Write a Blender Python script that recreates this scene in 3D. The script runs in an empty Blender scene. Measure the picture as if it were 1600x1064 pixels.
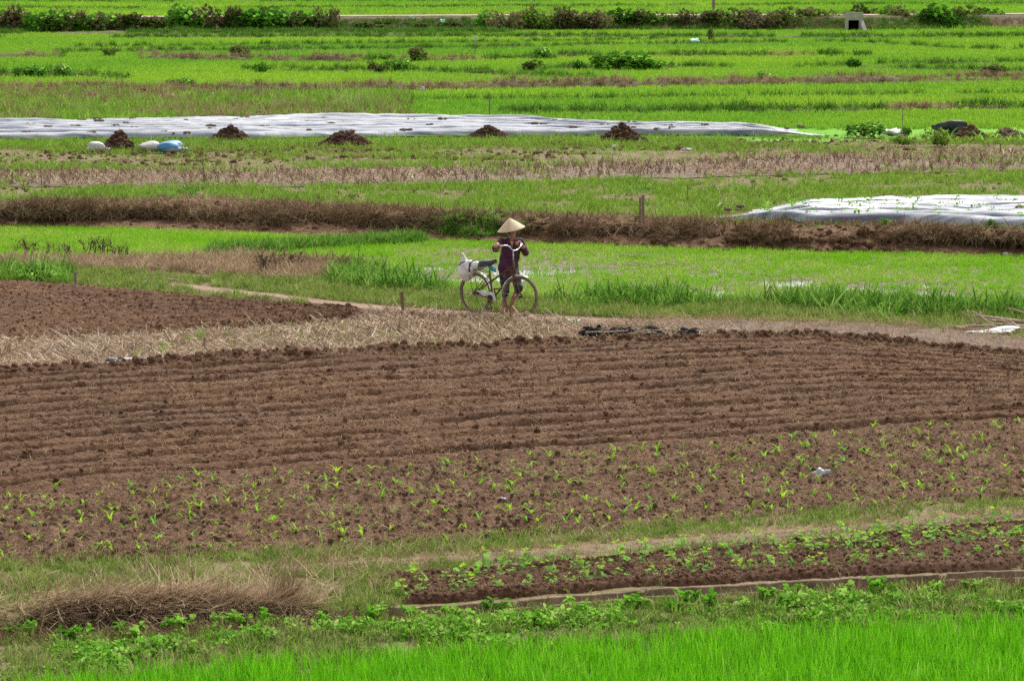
import bpy, math, random
import numpy as np
from mathutils import Vector, Matrix, Euler

# ------------------------------------------------------------------ camera, sky, sun, exposure
SC = bpy.context.scene
COL = SC.collection
CAM_H, FPX, YHOR = 6.2, 5700.0, -100.0          # camera height (m), focal length and horizon row in photo pixels
PITCH = math.atan((532 - YHOR) / FPX)
cam_data = bpy.data.cameras.new('camera')
cam = bpy.data.objects.new('camera', cam_data)
COL.objects.link(cam)
cam.location = (0, 0, CAM_H)
cam.rotation_euler = (math.pi / 2 - PITCH, 0, 0)
cam_data.sensor_width = 36.0
cam_data.lens = FPX / 1600 * 36.0
cam_data.clip_start = 0.5
cam_data.clip_end = 9000
cam_data.dof.use_dof = True
cam_data.dof.focus_distance = 60.0
cam_data.dof.aperture_fstop = 10.0
SC.camera = cam

SUN_EL, SUN_AZ = 50.0, 22.0                     # degrees; azimuth measured from +Y (away from the camera) towards +X
world = bpy.data.worlds.new('World')
SC.world = world
world.use_nodes = True
wn = world.node_tree
for n in list(wn.nodes):
    wn.nodes.remove(n)
w_out = wn.nodes.new('ShaderNodeOutputWorld')
w_bg = wn.nodes.new('ShaderNodeBackground')
w_sky = wn.nodes.new('ShaderNodeTexSky')
w_hsv = wn.nodes.new('ShaderNodeHueSaturation')
w_sky.sky_type = 'NISHITA'
w_sky.sun_disc = False
w_sky.sun_elevation = math.radians(SUN_EL)
w_sky.sun_rotation = math.radians(SUN_AZ)
w_sky.air_density = 1.0
w_sky.dust_density = 3.0
w_hsv.inputs['Saturation'].default_value = 0.06   # a thin overcast: the sky is pale all over
w_bg.inputs['Strength'].default_value = 0.10
wn.links.new(w_sky.outputs[0], w_hsv.inputs['Color'])
wn.links.new(w_hsv.outputs[0], w_bg.inputs['Color'])
wn.links.new(w_bg.outputs[0], w_out.inputs[0])

sun_data = bpy.data.lights.new('sun', 'SUN')
sun = bpy.data.objects.new('sun', sun_data)
COL.objects.link(sun)
sun_data.energy = 1.5
sun_data.angle = math.radians(12)
sun_data.color = (1.0, 0.95, 0.87)
_d = Vector((math.sin(math.radians(SUN_AZ)) * math.cos(math.radians(SUN_EL)),
             math.cos(math.radians(SUN_AZ)) * math.cos(math.radians(SUN_EL)), math.sin(math.radians(SUN_EL))))
sun.rotation_euler = _d.to_track_quat('Z', 'Y').to_euler()
sun.location = (0, 60, 40)

SC.view_settings.view_transform = 'Standard'
SC.view_settings.look = 'None'
SC.view_settings.exposure = 1.42
SC.view_settings.gamma = 1.0
SC.view_settings.use_curve_mapping = False
try:
    SC.cycles.use_adaptive_sampling = True
    SC.cycles.max_bounces = 5
    SC.cycles.diffuse_bounces = 2
    SC.cycles.glossy_bounces = 2
    SC.cycles.transmission_bounces = 3
    SC.cycles.transparent_max_bounces = 4
    SC.cycles.use_denoising = False
    SC.cycles.caustics_reflective = False
    SC.cycles.caustics_refractive = False
except Exception:
    pass

# ------------------------------------------------------------------ helpers: picture <-> world
random.seed(5)
RNG = np.random.default_rng(11)
CP, SP = math.cos(PITCH), math.sin(PITCH)

def G(px, py, z=0.0):
    """the point at height z that stands at a photo pixel"""
    px = np.asarray(px, float); py = np.asarray(py, float); z = np.asarray(z, float)
    a = (px - 800) / FPX
    b = (532 - py) / FPX
    dy = CP + b * SP
    dz = -SP + b * CP
    t = (z - CAM_H) / dz
    return a * t, dy * t

def G3(px, py, z=0.0):
    x, y = G(px, py, z)
    return Vector((float(x), float(y), float(z)))

def PX(X, Y, Z):
    """the photo pixel of world points"""
    dz = Z - CAM_H
    f = Y * CP - dz * SP
    u = Y * SP + dz * CP
    return 800 + FPX * X / f, 532 - FPX * u / f

def line(pts, z=0.0):
    """a boundary drawn in photo pixels on the level z -> function Y(X)"""
    pts = sorted(pts)
    x = np.array([p[0] for p in pts], float); y = np.array([p[1] for p in pts], float)
    s0 = (y[1] - y[0]) / (x[1] - x[0]); s1 = (y[-1] - y[-2]) / (x[-1] - x[-2])
    x = np.concatenate([[x[0] - 900], x, [x[-1] + 900]])
    y = np.concatenate([[y[0] - 900 * s0 * .5], y, [y[-1] + 900 * s1 * .5]])
    xx = np.linspace(x[0], x[-1], 400)
    yy = np.interp(xx, x, y)
    k = np.ones(9) / 9.0
    yy[4:-4] = np.convolve(yy, k, 'valid')
    WX, WY = G(xx, yy, z)
    o = np.argsort(WX)
    WX, WY = WX[o], WY[o]
    return lambda X: np.interp(X, WX, WY)

# ------------------------------------------------------------------ helpers: noise
def _hash(ix, iy, s):
    v = np.sin(ix * 127.1 + iy * 311.7 + s * 74.7) * 43758.5453
    return v - np.floor(v)

def vn(x, y, s=0):
    ix = np.floor(x); iy = np.floor(y)
    fx = x - ix; fy = y - iy
    fx = fx * fx * (3 - 2 * fx); fy = fy * fy * (3 - 2 * fy)
    a = _hash(ix, iy, s); b = _hash(ix + 1, iy, s); c = _hash(ix, iy + 1, s); d = _hash(ix + 1, iy + 1, s)
    return (a + (b - a) * fx) * (1 - fy) + (c + (d - c) * fx) * fy

def fbm(x, y, o=4, s=0, g=.5):
    r = 0; a = 1.0; t = 0
    for i in range(o):
        r = r + a * vn(x, y, s + i * 3.1)
        t += a; a *= g
        x = x * 2.03 + 5.2; y = y * 2.03 + 1.7
    return r / t - .5

def sstep(a, b, x):
    t = np.clip((x - a) / (b - a), 0, 1)
    return t * t * (3 - 2 * t)

# ------------------------------------------------------------------ helpers: materials
def newmat(name):
    m = bpy.data.materials.new(name)
    m.use_nodes = True
    nt = m.node_tree
    b = nt.nodes['Principled BSDF']
    return m, nt, b

def rampnode(nt, stops):
    r = nt.nodes.new('ShaderNodeValToRGB')
    e = r.color_ramp.elements
    while len(e) > 1:
        e.remove(e[-1])
    e[0].position = stops[0][0]; e[0].color = (*stops[0][1], 1)
    for p, c in stops[1:]:
        k = e.new(p); k.color = (*c, 1)
    return r

def noisenode(nt, scale, detail=5, rough=.6, stretch=None, world=True):
    n = nt.nodes.new('ShaderNodeTexNoise')
    n.inputs['Scale'].default_value = scale
    n.inputs['Detail'].default_value = detail
    n.inputs['Roughness'].default_value = rough
    if world:
        g = nt.nodes.new('ShaderNodeNewGeometry'); src = g.outputs['Position']
    else:
        g = nt.nodes.new('ShaderNodeTexCoord'); src = g.outputs['Object']
    if stretch:
        mp = nt.nodes.new('ShaderNodeMapping')
        mp.inputs['Scale'].default_value = stretch
        nt.links.new(src, mp.inputs[0]); src = mp.outputs[0]
    nt.links.new(src, n.inputs['Vector'])
    return n

def mixnode(nt, fac, a, b, mode='MIX'):
    m = nt.nodes.new('ShaderNodeMix'); m.data_type = 'RGBA'; m.blend_type = mode
    for sock, v in ((m.inputs[0], fac), (m.inputs[6], a), (m.inputs[7], b)):
        if hasattr(v, 'default_value') or hasattr(v, 'links'):
            nt.links.new(v, sock)
        elif isinstance(v, (int, float)):
            sock.default_value = v
        else:
            sock.default_value = (*v, 1)
    return m.outputs[2]

def spread(cols, lo=.25, hi=.75):
    n = len(cols)
    return [(lo + (hi - lo) * i / max(1, n - 1), c) for i, c in enumerate(cols)]

def soil(name, cols, big=None, fs=14, bs=.7, bump=.6, rough=.95, stretch=None, spec=.15, bdist=.03, bscale=3.1):
    """earth: fine grain colours, a second set mixed in over large patches, fine relief"""
    m, nt, b = newmat(name)
    n1 = noisenode(nt, fs, 8, .72, stretch)
    c = rampnode(nt, spread(cols, .3, .7)); nt.links.new(n1.outputs[0], c.inputs[0]); out = c.outputs[0]
    if big:
        n2 = noisenode(nt, bs, 6, .65, stretch)
        c2 = rampnode(nt, spread(big, .32, .68)); nt.links.new(n1.outputs[0], c2.inputs[0])
        f = rampnode(nt, [(.42, (0, 0, 0)), (.58, (1, 1, 1))]); nt.links.new(n2.outputs[0], f.inputs[0])
        out = mixnode(nt, f.outputs[0], out, c2.outputs[0])
    nt.links.new(out, b.inputs['Base Color'])
    b.inputs['Roughness'].default_value = rough
    b.inputs['Specular IOR Level'].default_value = spec
    n3 = noisenode(nt, fs * bscale, 7, .75)
    bp = nt.nodes.new('ShaderNodeBump')
    bp.inputs['Strength'].default_value = bump; bp.inputs['Distance'].default_value = bdist
    nt.links.new(n3.outputs[0], bp.inputs['Height']); nt.links.new(bp.outputs[0], b.inputs['Normal'])
    return m

def leafmat(name, cols, transl=.4, rough=.55, patch=None, ps=.25, spec=.3, gloss=False):
    """blades and leaves: colour picked per plant, light passes through"""
    m, nt, b = newmat(name)
    oi = nt.nodes.new('ShaderNodeObjectInfo')
    c = rampnode(nt, spread(cols, 0, 1)); nt.links.new(oi.outputs['Random'], c.inputs[0]); out = c.outputs[0]
    if patch:
        n2 = noisenode(nt, ps, 4, .6)
        f = rampnode(nt, [(.4, (0, 0, 0)), (.62, (1, 1, 1))]); nt.links.new(n2.outputs[0], f.inputs[0])
        out = mixnode(nt, f.outputs[0], out, patch)
    tr = nt.nodes.new('ShaderNodeBsdfTranslucent')
    nt.links.new(out, tr.inputs['Color'])
    if gloss:
        nt.links.new(out, b.inputs['Base Color'])
        b.inputs['Roughness'].default_value = rough
        b.inputs['Specular IOR Level'].default_value = spec
    else:
        nt.nodes.remove(b)
        b = nt.nodes.new('ShaderNodeBsdfDiffuse'); nt.links.new(out, b.inputs['Color'])
    mx = nt.nodes.new('ShaderNodeMixShader'); mx.inputs[0].default_value = transl
    nt.links.new(b.outputs[0], mx.inputs[1]); nt.links.new(tr.outputs[0], mx.inputs[2])
    nt.links.new(mx.outputs[0], nt.nodes['Material Output'].inputs[0])
    return m

def plain(name, cols, rough=.6, metal=0, fs=20, bump=.2, spec=.4, stretch=None, bdist=.005, world=False):
    m, nt, b = newmat(name)
    n1 = noisenode(nt, fs, 5, .65, stretch, world)
    c = rampnode(nt, spread(cols, .35, .65)); nt.links.new(n1.outputs[0], c.inputs[0])
    nt.links.new(c.outputs[0], b.inputs['Base Color'])
    b.inputs['Roughness'].default_value = rough; b.inputs['Metallic'].default_value = metal
    b.inputs['Specular IOR Level'].default_value = spec
    if bump:
        bp = nt.nodes.new('ShaderNodeBump'); bp.inputs['Strength'].default_value = bump; bp.inputs['Distance'].default_value = bdist
        nt.links.new(n1.outputs[0], bp.inputs['Height']); nt.links.new(bp.outputs[0], b.inputs['Normal'])
    return m

# ------------------------------------------------------------------ helpers: objects and meshes
def tag(o, label=None, cat=None, group=None, kind=None):
    if label: o['label'] = label
    if cat: o['category'] = cat
    if group: o['group'] = group
    if kind: o['kind'] = kind
    return o

def link(o, parent=None):
    COL.objects.link(o)
    if parent is not None:
        o.parent = parent
    return o

def empty(name, loc=(0, 0, 0), rz=0.0):
    o = bpy.data.objects.new(name, None)
    o.location = loc; o.rotation_euler = (0, 0, rz); o.empty_display_size = .2
    return link(o)

def copy_tree(o, parent=None):
    c = o.copy(); link(c, parent)
    for ch in o.children:
        if ch is not c:
            copy_tree(ch, c)
    return c

def grid_object(name, X, Y, Z, mat, smooth=True, parent=None):
    nr, nc = X.shape
    co = np.stack([X, Y, Z], -1).reshape(-1, 3).astype(np.float32)
    i = np.arange(nr * nc).reshape(nr, nc)
    f = np.stack([i[:-1, :-1], i[:-1, 1:], i[1:, 1:], i[1:, :-1]], -1).reshape(-1, 4).astype(np.int32)
    me = bpy.data.meshes.new(name)
    me.vertices.add(len(co)); me.vertices.foreach_set('co', co.ravel())
    me.loops.add(f.size); me.loops.foreach_set('vertex_index', f.ravel())
    me.polygons.add(len(f))
    me.polygons.foreach_set('loop_start', np.arange(0, f.size, 4, dtype=np.int32))
    me.polygons.foreach_set('use_smooth', np.full(len(f), smooth))
    me.update(calc_edges=True)
    me.materials.append(mat)
    return link(bpy.data.objects.new(name, me), parent)

class MB:
    """collects shapes into one mesh"""
    def __init__(s):
        s.v = []; s.f = []; s.m = []
    def add(s, vs, fs, mi=0):
        k = len(s.v)
        s.v.extend([tuple(v) for v in vs])
        s.f.extend([tuple(i + k for i in f) for f in fs])
        s.m.extend([mi] * len(fs))
    def blade(s, base, az, lean, length, width, curl=.8, segs=3, mi=0, twist=0.0, tip=.0):
        """a strip that leaves the ground at `lean` from the vertical and bends over by `curl`"""
        p = Vector(base); vs = []; fs = []
        side = Vector((-math.sin(az + twist), math.cos(az + twist), 0))
        L = length / segs
        for k in range(segs + 1):
            t = k / segs
            w = width * (1 - t) ** .7 * (1 if k else .75) if k < segs else width * tip
            if k == segs and tip == 0:
                vs.append(p.copy())
            else:
                vs.append(p - side * w / 2); vs.append(p + side * w / 2)
            a = lean + curl * (t + .5 / segs)
            p = p + Vector((math.sin(a) * math.cos(az), math.sin(a) * math.sin(az), math.cos(a))) * L
        for k in range(segs - 1):
            fs.append((2 * k, 2 * k + 1, 2 * k + 3, 2 * k + 2))
        k = segs - 1
        fs.append((2 * k, 2 * k + 1, 2 * k + 2) if tip == 0 else (2 * k, 2 * k + 1, 2 * k + 3, 2 * k + 2))
        s.add(vs, fs, mi)
    def leaf(s, p, az, pitch, length, width, mi=0, fold=.25):
        """a pointed oval leaf of six faces, creased along the middle"""
        p = Vector(p)
        d = Vector((math.cos(az) * math.cos(pitch), math.sin(az) * math.cos(pitch), math.sin(pitch)))
        sd = Vector((-math.sin(az), math.cos(az), 0))
        up = sd.cross(d) * -1
        vs = [p]
        for t, w in ((.3, 1), (.65, .8)):
            c = p + d * length * t
            vs += [c + sd * width * w / 2 + up * fold * width * .5, c - up * 0, c - sd * width * w / 2 + up * fold * width * .5]
        vs.append(p + d * length - up * fold * width * .4)
        s.add(vs, [(0, 2, 1), (0, 3, 2), (1, 2, 5, 4), (2, 3, 6, 5), (4, 5, 7), (5, 6, 7)], mi)
    def tube(s, pts, r, n=6, mi=0, cap=True, closed=False):
        pts = [Vector(p) for p in pts]
        m = len(pts)
        rs = r if isinstance(r, (list, tuple)) else [r] * m
        vs = []; fs = []
        up = None
        for k in range(m):
            if closed:
                d = pts[(k + 1) % m] - pts[k - 1]
            else:
                d = pts[min(k + 1, m - 1)] - pts[max(k - 1, 0)]
            d.normalize()
            if up is None:
                up = Vector((0, 0, 1)) if abs(d.z) < .9 else Vector((1, 0, 0))
            a = up.cross(d)
            if a.length < 1e-5: a = Vector((1, 0, 0)).cross(d)
            a.normalize(); b = d.cross(a); up = b
            for j in range(n):
                t = 2 * math.pi * j / n
                vs.append(pts[k] + (a * math.cos(t) + b * math.sin(t)) * rs[k])
        for k in range(m if closed else m - 1):
            k2 = (k + 1) % m
            for j in range(n):
                j2 = (j + 1) % n
                fs.append((k * n + j, k * n + j2, k2 * n + j2, k2 * n + j))
        if cap and not closed:
            fs.append(tuple(range(n - 1, -1, -1))); fs.append(tuple((m - 1) * n + j for j in range(n)))
        s.add(vs, fs, mi)
    def ball(s, c, r, nu=12, nv=8, mi=0, rot=None, fn=None):
        """an ellipsoid; fn(unit vector) scales its radius"""
        c = Vector(c); r = Vector(r) if not isinstance(r, (int, float)) else Vector((r, r, r))
        vs = []; fs = []
        def pt(u):
            k = fn(u) if fn else 1.0
            w = Vector((u.x * r.x, u.y * r.y, u.z * r.z)) * k
            if rot is not None: w = rot @ w
            return c + w
        vs.append(pt(Vector((0, 0, 1))))
        for i in range(1, nv):
            th = math.pi * i / nv
            for j in range(nu):
                ph = 2 * math.pi * j / nu
                vs.append(pt(Vector((math.sin(th) * math.cos(ph), math.sin(th) * math.sin(ph), math.cos(th)))))
        vs.append(pt(Vector((0, 0, -1))))
        for j in range(nu):
            fs.append((0, 1 + j, 1 + (j + 1) % nu))
        for i in range(nv - 2):
            for j in range(nu):
                a = 1 + i * nu + j; b = 1 + i * nu + (j + 1) % nu
                fs.append((a, a + nu, b + nu, b))
        e = len(vs) - 1; o = 1 + (nv - 2) * nu
        for j in range(nu):
            fs.append((o + (j + 1) % nu, o + j, e))
        s.add(vs, fs, mi)
    def capsule(s, p0, p1, r0, r1, n=12, mi=0):
        p0 = Vector(p0); p1 = Vector(p1)
        d = (p1 - p0); L = d.length; d.normalize()
        pts = []; rs = []
        for a in (-.98, -.8, -.45):
            pts.append(p0 + d * r0 * a); rs.append(r0 * math.sqrt(1 - a * a))
        for t in (0, .33, .66, 1):
            pts.append(p0 + d * L * t); rs.append(r0 + (r1 - r0) * t)
        for a in (.45, .8, .98):
            pts.append(p1 + d * r1 * a); rs.append(r1 * math.sqrt(1 - a * a))
        s.tube(pts, rs, n, mi)
    def box(s, c, h, rz=0.0, mi=0, rot=None):
        R = rot if rot is not None else Matrix.Rotation(rz, 3, 'Z')
        c = Vector(c)
        vs = [c + R @ Vector((x * h[0], y * h[1], z * h[2])) for z in (-1, 1) for y in (-1, 1) for x in (-1, 1)]
        s.add(vs, [(0, 2, 3, 1), (4, 5, 7, 6), (0, 1, 5, 4), (2, 6, 7, 3), (0, 4, 6, 2), (1, 3, 7, 5)], mi)
    def mesh(s, name, mats, smooth=False):
        me = bpy.data.meshes.new(name)
        me.from_pydata(s.v, [], s.f)
        for m in (mats if isinstance(mats, (list, tuple)) else [mats]):
            me.materials.append(m)
        if len(set(s.m)) > 1:
            me.polygons.foreach_set('material_index', s.m)
        if smooth:
            me.polygons.foreach_set('use_smooth', [True] * len(me.polygons))
        me.update()
        return me
    def build(s, name, mats, parent=None, smooth=False, loc=None, rz=0.0):
        o = bpy.data.objects.new(name, s.mesh(name, mats, smooth))
        if loc is not None: o.location = loc
        o.rotation_euler = (0, 0, rz)
        return link(o, parent)

def remesh(mb, name, mats, voxel, smooth_it=4, parent=None, disp=None):
    """melts overlapping shapes into one continuous surface"""
    me = mb.mesh(name + '_raw', mats)
    o = bpy.data.objects.new(name + '_raw', me); COL.objects.link(o)
    r = o.modifiers.new('r', 'REMESH'); r.mode = 'VOXEL'; r.voxel_size = voxel; r.use_smooth_shade = True
    sm = o.modifiers.new('s', 'SMOOTH'); sm.factor = .5; sm.iterations = smooth_it
    bpy.context.view_layer.update()
    dg = bpy.context.evaluated_depsgraph_get()
    m2 = bpy.data.meshes.new_from_object(o.evaluated_get(dg)); m2.name = name
    if not m2.materials:
        for m in (mats if isinstance(mats, (list, tuple)) else [mats]): m2.materials.append(m)
    bpy.data.objects.remove(o); bpy.data.meshes.remove(me)
    if disp:
        n = len(m2.vertices)
        co = np.empty(n * 3, np.float32); no = np.empty(n * 3, np.float32)
        m2.vertices.foreach_get('co', co); m2.vertices.foreach_get('normal', no)
        co = co.reshape(-1, 3); no = no.reshape(-1, 3)
        co = co + no * disp(co)[:, None]
        m2.vertices.foreach_set('co', co.astype(np.float32).ravel()); m2.update()
    ob = bpy.data.objects.new(name, m2)
    return link(ob, parent)

def n3(co, s, seed=0):
    """cheap 3-D noise from three planes"""
    return (fbm(co[:, 0] * s, co[:, 1] * s, 3, seed) + fbm(co[:, 1] * s + 7, co[:, 2] * s, 3, seed + 1) + fbm(co[:, 2] * s, co[:, 0] * s + 3, 3, seed + 2)) * .8

def scatter(name, protos, X, Y, Z, scale=(.8, 1.2), tilt=.15, label=None, cat=None, rot=None, rz=None, yscale=None):
    """uncountable stuff: one object whose points carry copies of a few small meshes"""
    n = len(X)
    me = bpy.data.meshes.new(name)
    co = np.stack([X, Y, Z], -1).astype(np.float32)
    me.vertices.add(n); me.vertices.foreach_set('co', co.ravel())
    R = np.stack([RNG.normal(0, tilt, n), RNG.normal(0, tilt, n), RNG.uniform(0, 6.283, n) if rz is None else rz], -1)
    if rot is not None: R = rot
    a = me.attributes.new('rot', 'FLOAT_VECTOR', 'POINT'); a.data.foreach_set('vector', R.astype(np.float32).ravel())
    s1 = RNG.uniform(scale[0], scale[1], n) if not isinstance(scale, np.ndarray) else scale
    S = np.stack([s1, s1, s1 * (RNG.uniform(.8, 1.2, n) if yscale is None else yscale)], -1)
    a = me.attributes.new('scl', 'FLOAT_VECTOR', 'POINT'); a.data.foreach_set('vector', S.astype(np.float32).ravel())
    a = me.attributes.new('idx', 'INT', 'POINT'); a.data.foreach_set('value', RNG.integers(0, len(protos), n).astype(np.int32))
    for p in protos:
        for m in p.materials:
            if m.name not in me.materials: me.materials.append(m)
    o = link(bpy.data.objects.new(name, me))
    ng = bpy.data.node_groups.new('scatter_' + name, 'GeometryNodeTree')
    ng.interface.new_socket('Geometry', in_out='INPUT', socket_type='NodeSocketGeometry')
    ng.interface.new_socket('Geometry', in_out='OUTPUT', socket_type='NodeSocketGeometry')
    N = ng.nodes; Lk = ng.links
    gi = N.new('NodeGroupInput'); go = N.new('NodeGroupOutput')
    jn = N.new('GeometryNodeJoinGeometry')
    # links into a join are read last-made first
    for p in protos:
        po = bpy.data.objects.new(name + '_piece', p)
        oi = N.new('GeometryNodeObjectInfo'); oi.inputs['Object'].default_value = po
        gti = N.new('GeometryNodeGeometryToInstance')
        Lk.new(oi.outputs['Geometry'], gti.inputs[0]); Lk.new(gti.outputs[0], jn.inputs[0])
    iop = N.new('GeometryNodeInstanceOnPoints')
    iop.inputs['Pick Instance'].default_value = True
    def at(nm, ty):
        q = N.new('GeometryNodeInputNamedAttribute'); q.data_type = ty; q.inputs['Name'].default_value = nm
        return q.outputs['Attribute']
    Lk.new(gi.outputs[0], iop.inputs['Points']); Lk.new(jn.outputs[0], iop.inputs['Instance'])
    Lk.new(at('idx', 'INT'), iop.inputs['Instance Index'])
    Lk.new(at('rot', 'FLOAT_VECTOR'), iop.inputs['Rotation'])
    Lk.new(at('scl', 'FLOAT_VECTOR'), iop.inputs['Scale'])
    Lk.new(iop.outputs[0], go.inputs[0])
    md = o.modifiers.new('scatter', 'NODES'); md.node_group = ng
    return tag(o, label, cat, kind='stuff')

class Strip:
    """a band of ground between two boundaries"""
    def __init__(s, name, near, far, x0, x1, dx, dy, zf, mat, wob=0.0, build=True, kind='structure', edge=.0):
        s.near, s.far, s.x0, s.x1, s.zf, s.wob, s.seed = near, far, x0, x1, zf, wob, abs(hash(name)) % 7 if False else len(name) * 1.7
        if build:
            xs = np.arange(x0, x1 + dx, dx)
            depth = float(np.max(far(xs) - near(xs)))
            nv = max(3, int(depth / dy))
            v = np.linspace(0, 1, nv)
            X, V = np.meshgrid(xs, v)
            Yn, Yf = s.edges(X)
            Y = Yn + (Yf - Yn) * V
            s.obj = grid_object(name, X, Y, zf(X, Y, V), mat)
            tag(s.obj, kind=kind)
    def edges(s, X):
        w = s.wob
        a = s.near(X); b = s.far(X)
        if w:
            a = a + w * 2 * fbm(X * .9, X * 0 + 3.3, 4, s.seed); b = b + w * 2 * fbm(X * .9, X * 0 + 8.8, 4, s.seed + 2)
        return a, b
    def pts(s, n, mask=None, x0=None, x1=None, v0=0.0, v1=1.0):
        X = RNG.uniform(s.x0 if x0 is None else x0, s.x1 if x1 is None else x1, n)
        V = RNG.uniform(v0, v1, n)
        a, b = s.edges(X)
        Y = a + (b - a) * V
        keep = (b > a)
        Z = s.zf(X, Y, V)
        if mask is not None:
            px, py = PX(X, Y, Z)
            keep &= RNG.uniform(0, 1, n) < mask(X, Y, px, py, V)
        return X[keep], Y[keep], Z[keep]
# ------------------------------------------------------------------ materials of the ground
EARTH = [(.055, .030, .018), (.115, .066, .041), (.19, .118, .077)]
m_ground = soil('far_ground', [(.05, .09, .015), (.08, .12, .03)], fs=.6, bump=.2)
m_plough = soil('ploughed_earth', [(.045, .021, .010), (.145, .074, .039), (.29, .172, .102)],
                big=[(.038, .018, .010), (.125, .067, .038), (.265, .163, .103)], fs=16, bs=.4, bump=1.0, bscale=1.0, bdist=.07, stretch=(.6, 1, 1))
m_corn = soil('tilled_earth', [(.044, .022, .012), (.165, .092, .054), (.33, .215, .138)],
              big=[(.034, .017, .009), (.138, .076, .044), (.28, .175, .108)], fs=14, bs=.9, bump=1.0, bscale=.9, bdist=.07)
m_bean = soil('bean_bed_earth', [(.036, .016, .008), (.115, .057, .032), (.195, .11, .067)], fs=18, bump=1.0, bscale=.9, bdist=.06)
m_stub = soil('stubble_earth', [(.07, .042, .025), (.16, .105, .066), (.28, .20, .135)],
              big=[(.06, .035, .021), (.13, .083, .052), (.22, .155, .105)], fs=9, bs=.5, bump=.8)
m_path = soil('trodden_earth', [(.16, .105, .07), (.24, .17, .118), (.34, .26, .19)], fs=6, bump=.6)
m_mud = soil('wet_mud', [(.055, .033, .020), (.115, .072, .045), (.18, .12, .078)], fs=6, bump=.6, rough=.75, spec=.25)
m_verge = soil('verge_earth', [(.13, .085, .055), (.20, .145, .095), (.29, .22, .15)], big=[(.10, .09, .035), (.16, .15, .055), (.22, .20, .085)], fs=8, bs=1.2, bump=.6)
m_bank = soil('bank_earth', [(.05, .026, .014), (.165, .096, .057), (.31, .20, .127)],
              big=[(.055, .028, .015), (.18, .098, .056), (.31, .185, .11)], fs=7, bs=.5, bump=1.0, bdist=.09, bscale=1.5)
m_plat = soil('field_earth', [(.085, .050, .030), (.15, .098, .062), (.23, .165, .11)], big=[(.08, .075, .025), (.14, .125, .045), (.20, .18, .075)], fs=5, bs=.6, bump=.6)
m_stub2 = soil('grey_stubble_earth', [(.08, .053, .040), (.165, .118, .092), (.27, .205, .162)], fs=5, bump=.8)
m_farrice = soil('rice_field_floor', [(.07, .22, .008), (.10, .27, .014), (.13, .31, .022)], fs=3, bs=.05, bump=.4,
                 big=[(.085, .23, .010), (.13, .31, .018), (.16, .35, .028)])
m_road = soil('dirt_road_surface', [(.30, .21, .155), (.38, .28, .21)], fs=2, bump=.1)
m_emb = soil('embankment_earth', [(.06, .05, .025), (.10, .085, .045), (.16, .12, .075)], fs=2, bump=.5)
def water_mat():
    m, nt, b = newmat('paddy_water')
    b.inputs['Base Color'].default_value = (.075, .062, .036, 1)
    b.inputs['Roughness'].default_value = .06
    b.inputs['IOR'].default_value = 1.33
    n = noisenode(nt, 9, 3, .5)
    bp = nt.nodes.new('ShaderNodeBump'); bp.inputs['Strength'].default_value = .12; bp.inputs['Distance'].default_value = .01
    nt.links.new(n.outputs[0], bp.inputs['Height']); nt.links.new(bp.outputs[0], b.inputs['Normal'])
    return m
m_water = water_mat()

# ------------------------------------------------------------------ the lie of the land
PZ = .36           # level of the fields above the earth bank
WZ = -.12          # water in the middle paddy
FZ = -.27          # front paddy
xr = np.linspace(-300, 300, 3)
g = grid_object('ground', *np.meshgrid(np.array([-4000., 0, 4000]), np.array([-200., 2000, 6000])), np.full((3, 3), -.95), m_ground)
tag(g, kind='structure')

L_front0 = lambda X: X * 0 + 22.0
L_front1 = line([(0, 1106), (100, 1096), (400, 1062), (800, 1037), (1200, 1011), (1600, 993)], FZ)
L_chan_n = line([(0, 994), (250, 988), (500, 972), (760, 957), (1000, 938), (1300, 922), (1600, 910)], -.10)
L_chan_f = lambda X: L_chan_n(X) + .25
L_corn_n = line([(0, 885), (200, 880), (400, 868), (600, 858), (800, 845), (1000, 830), (1200, 810), (1400, 797), (1600, 781)])
L_corn_f = line([(0, 785), (100, 772), (300, 757), (500, 745), (700, 732), (900, 718), (1100, 705), (1300, 690), (1450, 673), (1600, 662)])
L_pl_f = line([(0, 592), (200, 580), (400, 568), (600, 557), (800, 547), (1000, 538), (1150, 533), (1280, 533), (1400, 542), (1500, 550), (1600, 562)])
L_verge_f = line([(0, 402), (250, 402), (400, 397), (560, 415), (640, 440), (760, 462), (900, 468), (1200, 472), (1600, 484)])
L_path_n = line([(250, 446), (330, 457), (430, 467), (520, 479), (640, 489), (720, 495), (830, 500), (900, 506), (1000, 512), (1150, 522), (1300, 532), (1450, 542), (1600, 560)])
L_path_f = line([(250, 439), (330, 447), (430, 458), (520, 470), (640, 479), (720, 485), (830, 489), (900, 493), (1000, 498), (1150, 505), (1300, 513), (1450, 522), (1600, 538)])
L_p2_n = line([(0, 531), (200, 521), (400, 511), (520, 501), (596, 491)])
L_p2_f = line([(0, 440), (100, 445), (200, 455), (300, 464), (400, 474), (500, 481), (596, 489)])
L_foot = line([(0, 360), (200, 363), (400, 371), (640, 380), (800, 384), (1000, 390), (1200, 396), (1400, 402), (1600, 407)], WZ)
L_top = line([(0, 321), (120, 319), (240, 315), (330, 316), (480, 323), (640, 329), (700, 335), (800, 338), (900, 341), (1000, 344), (1100, 347), (1200, 350), (1400, 354), (1600, 360)], PZ)

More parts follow.
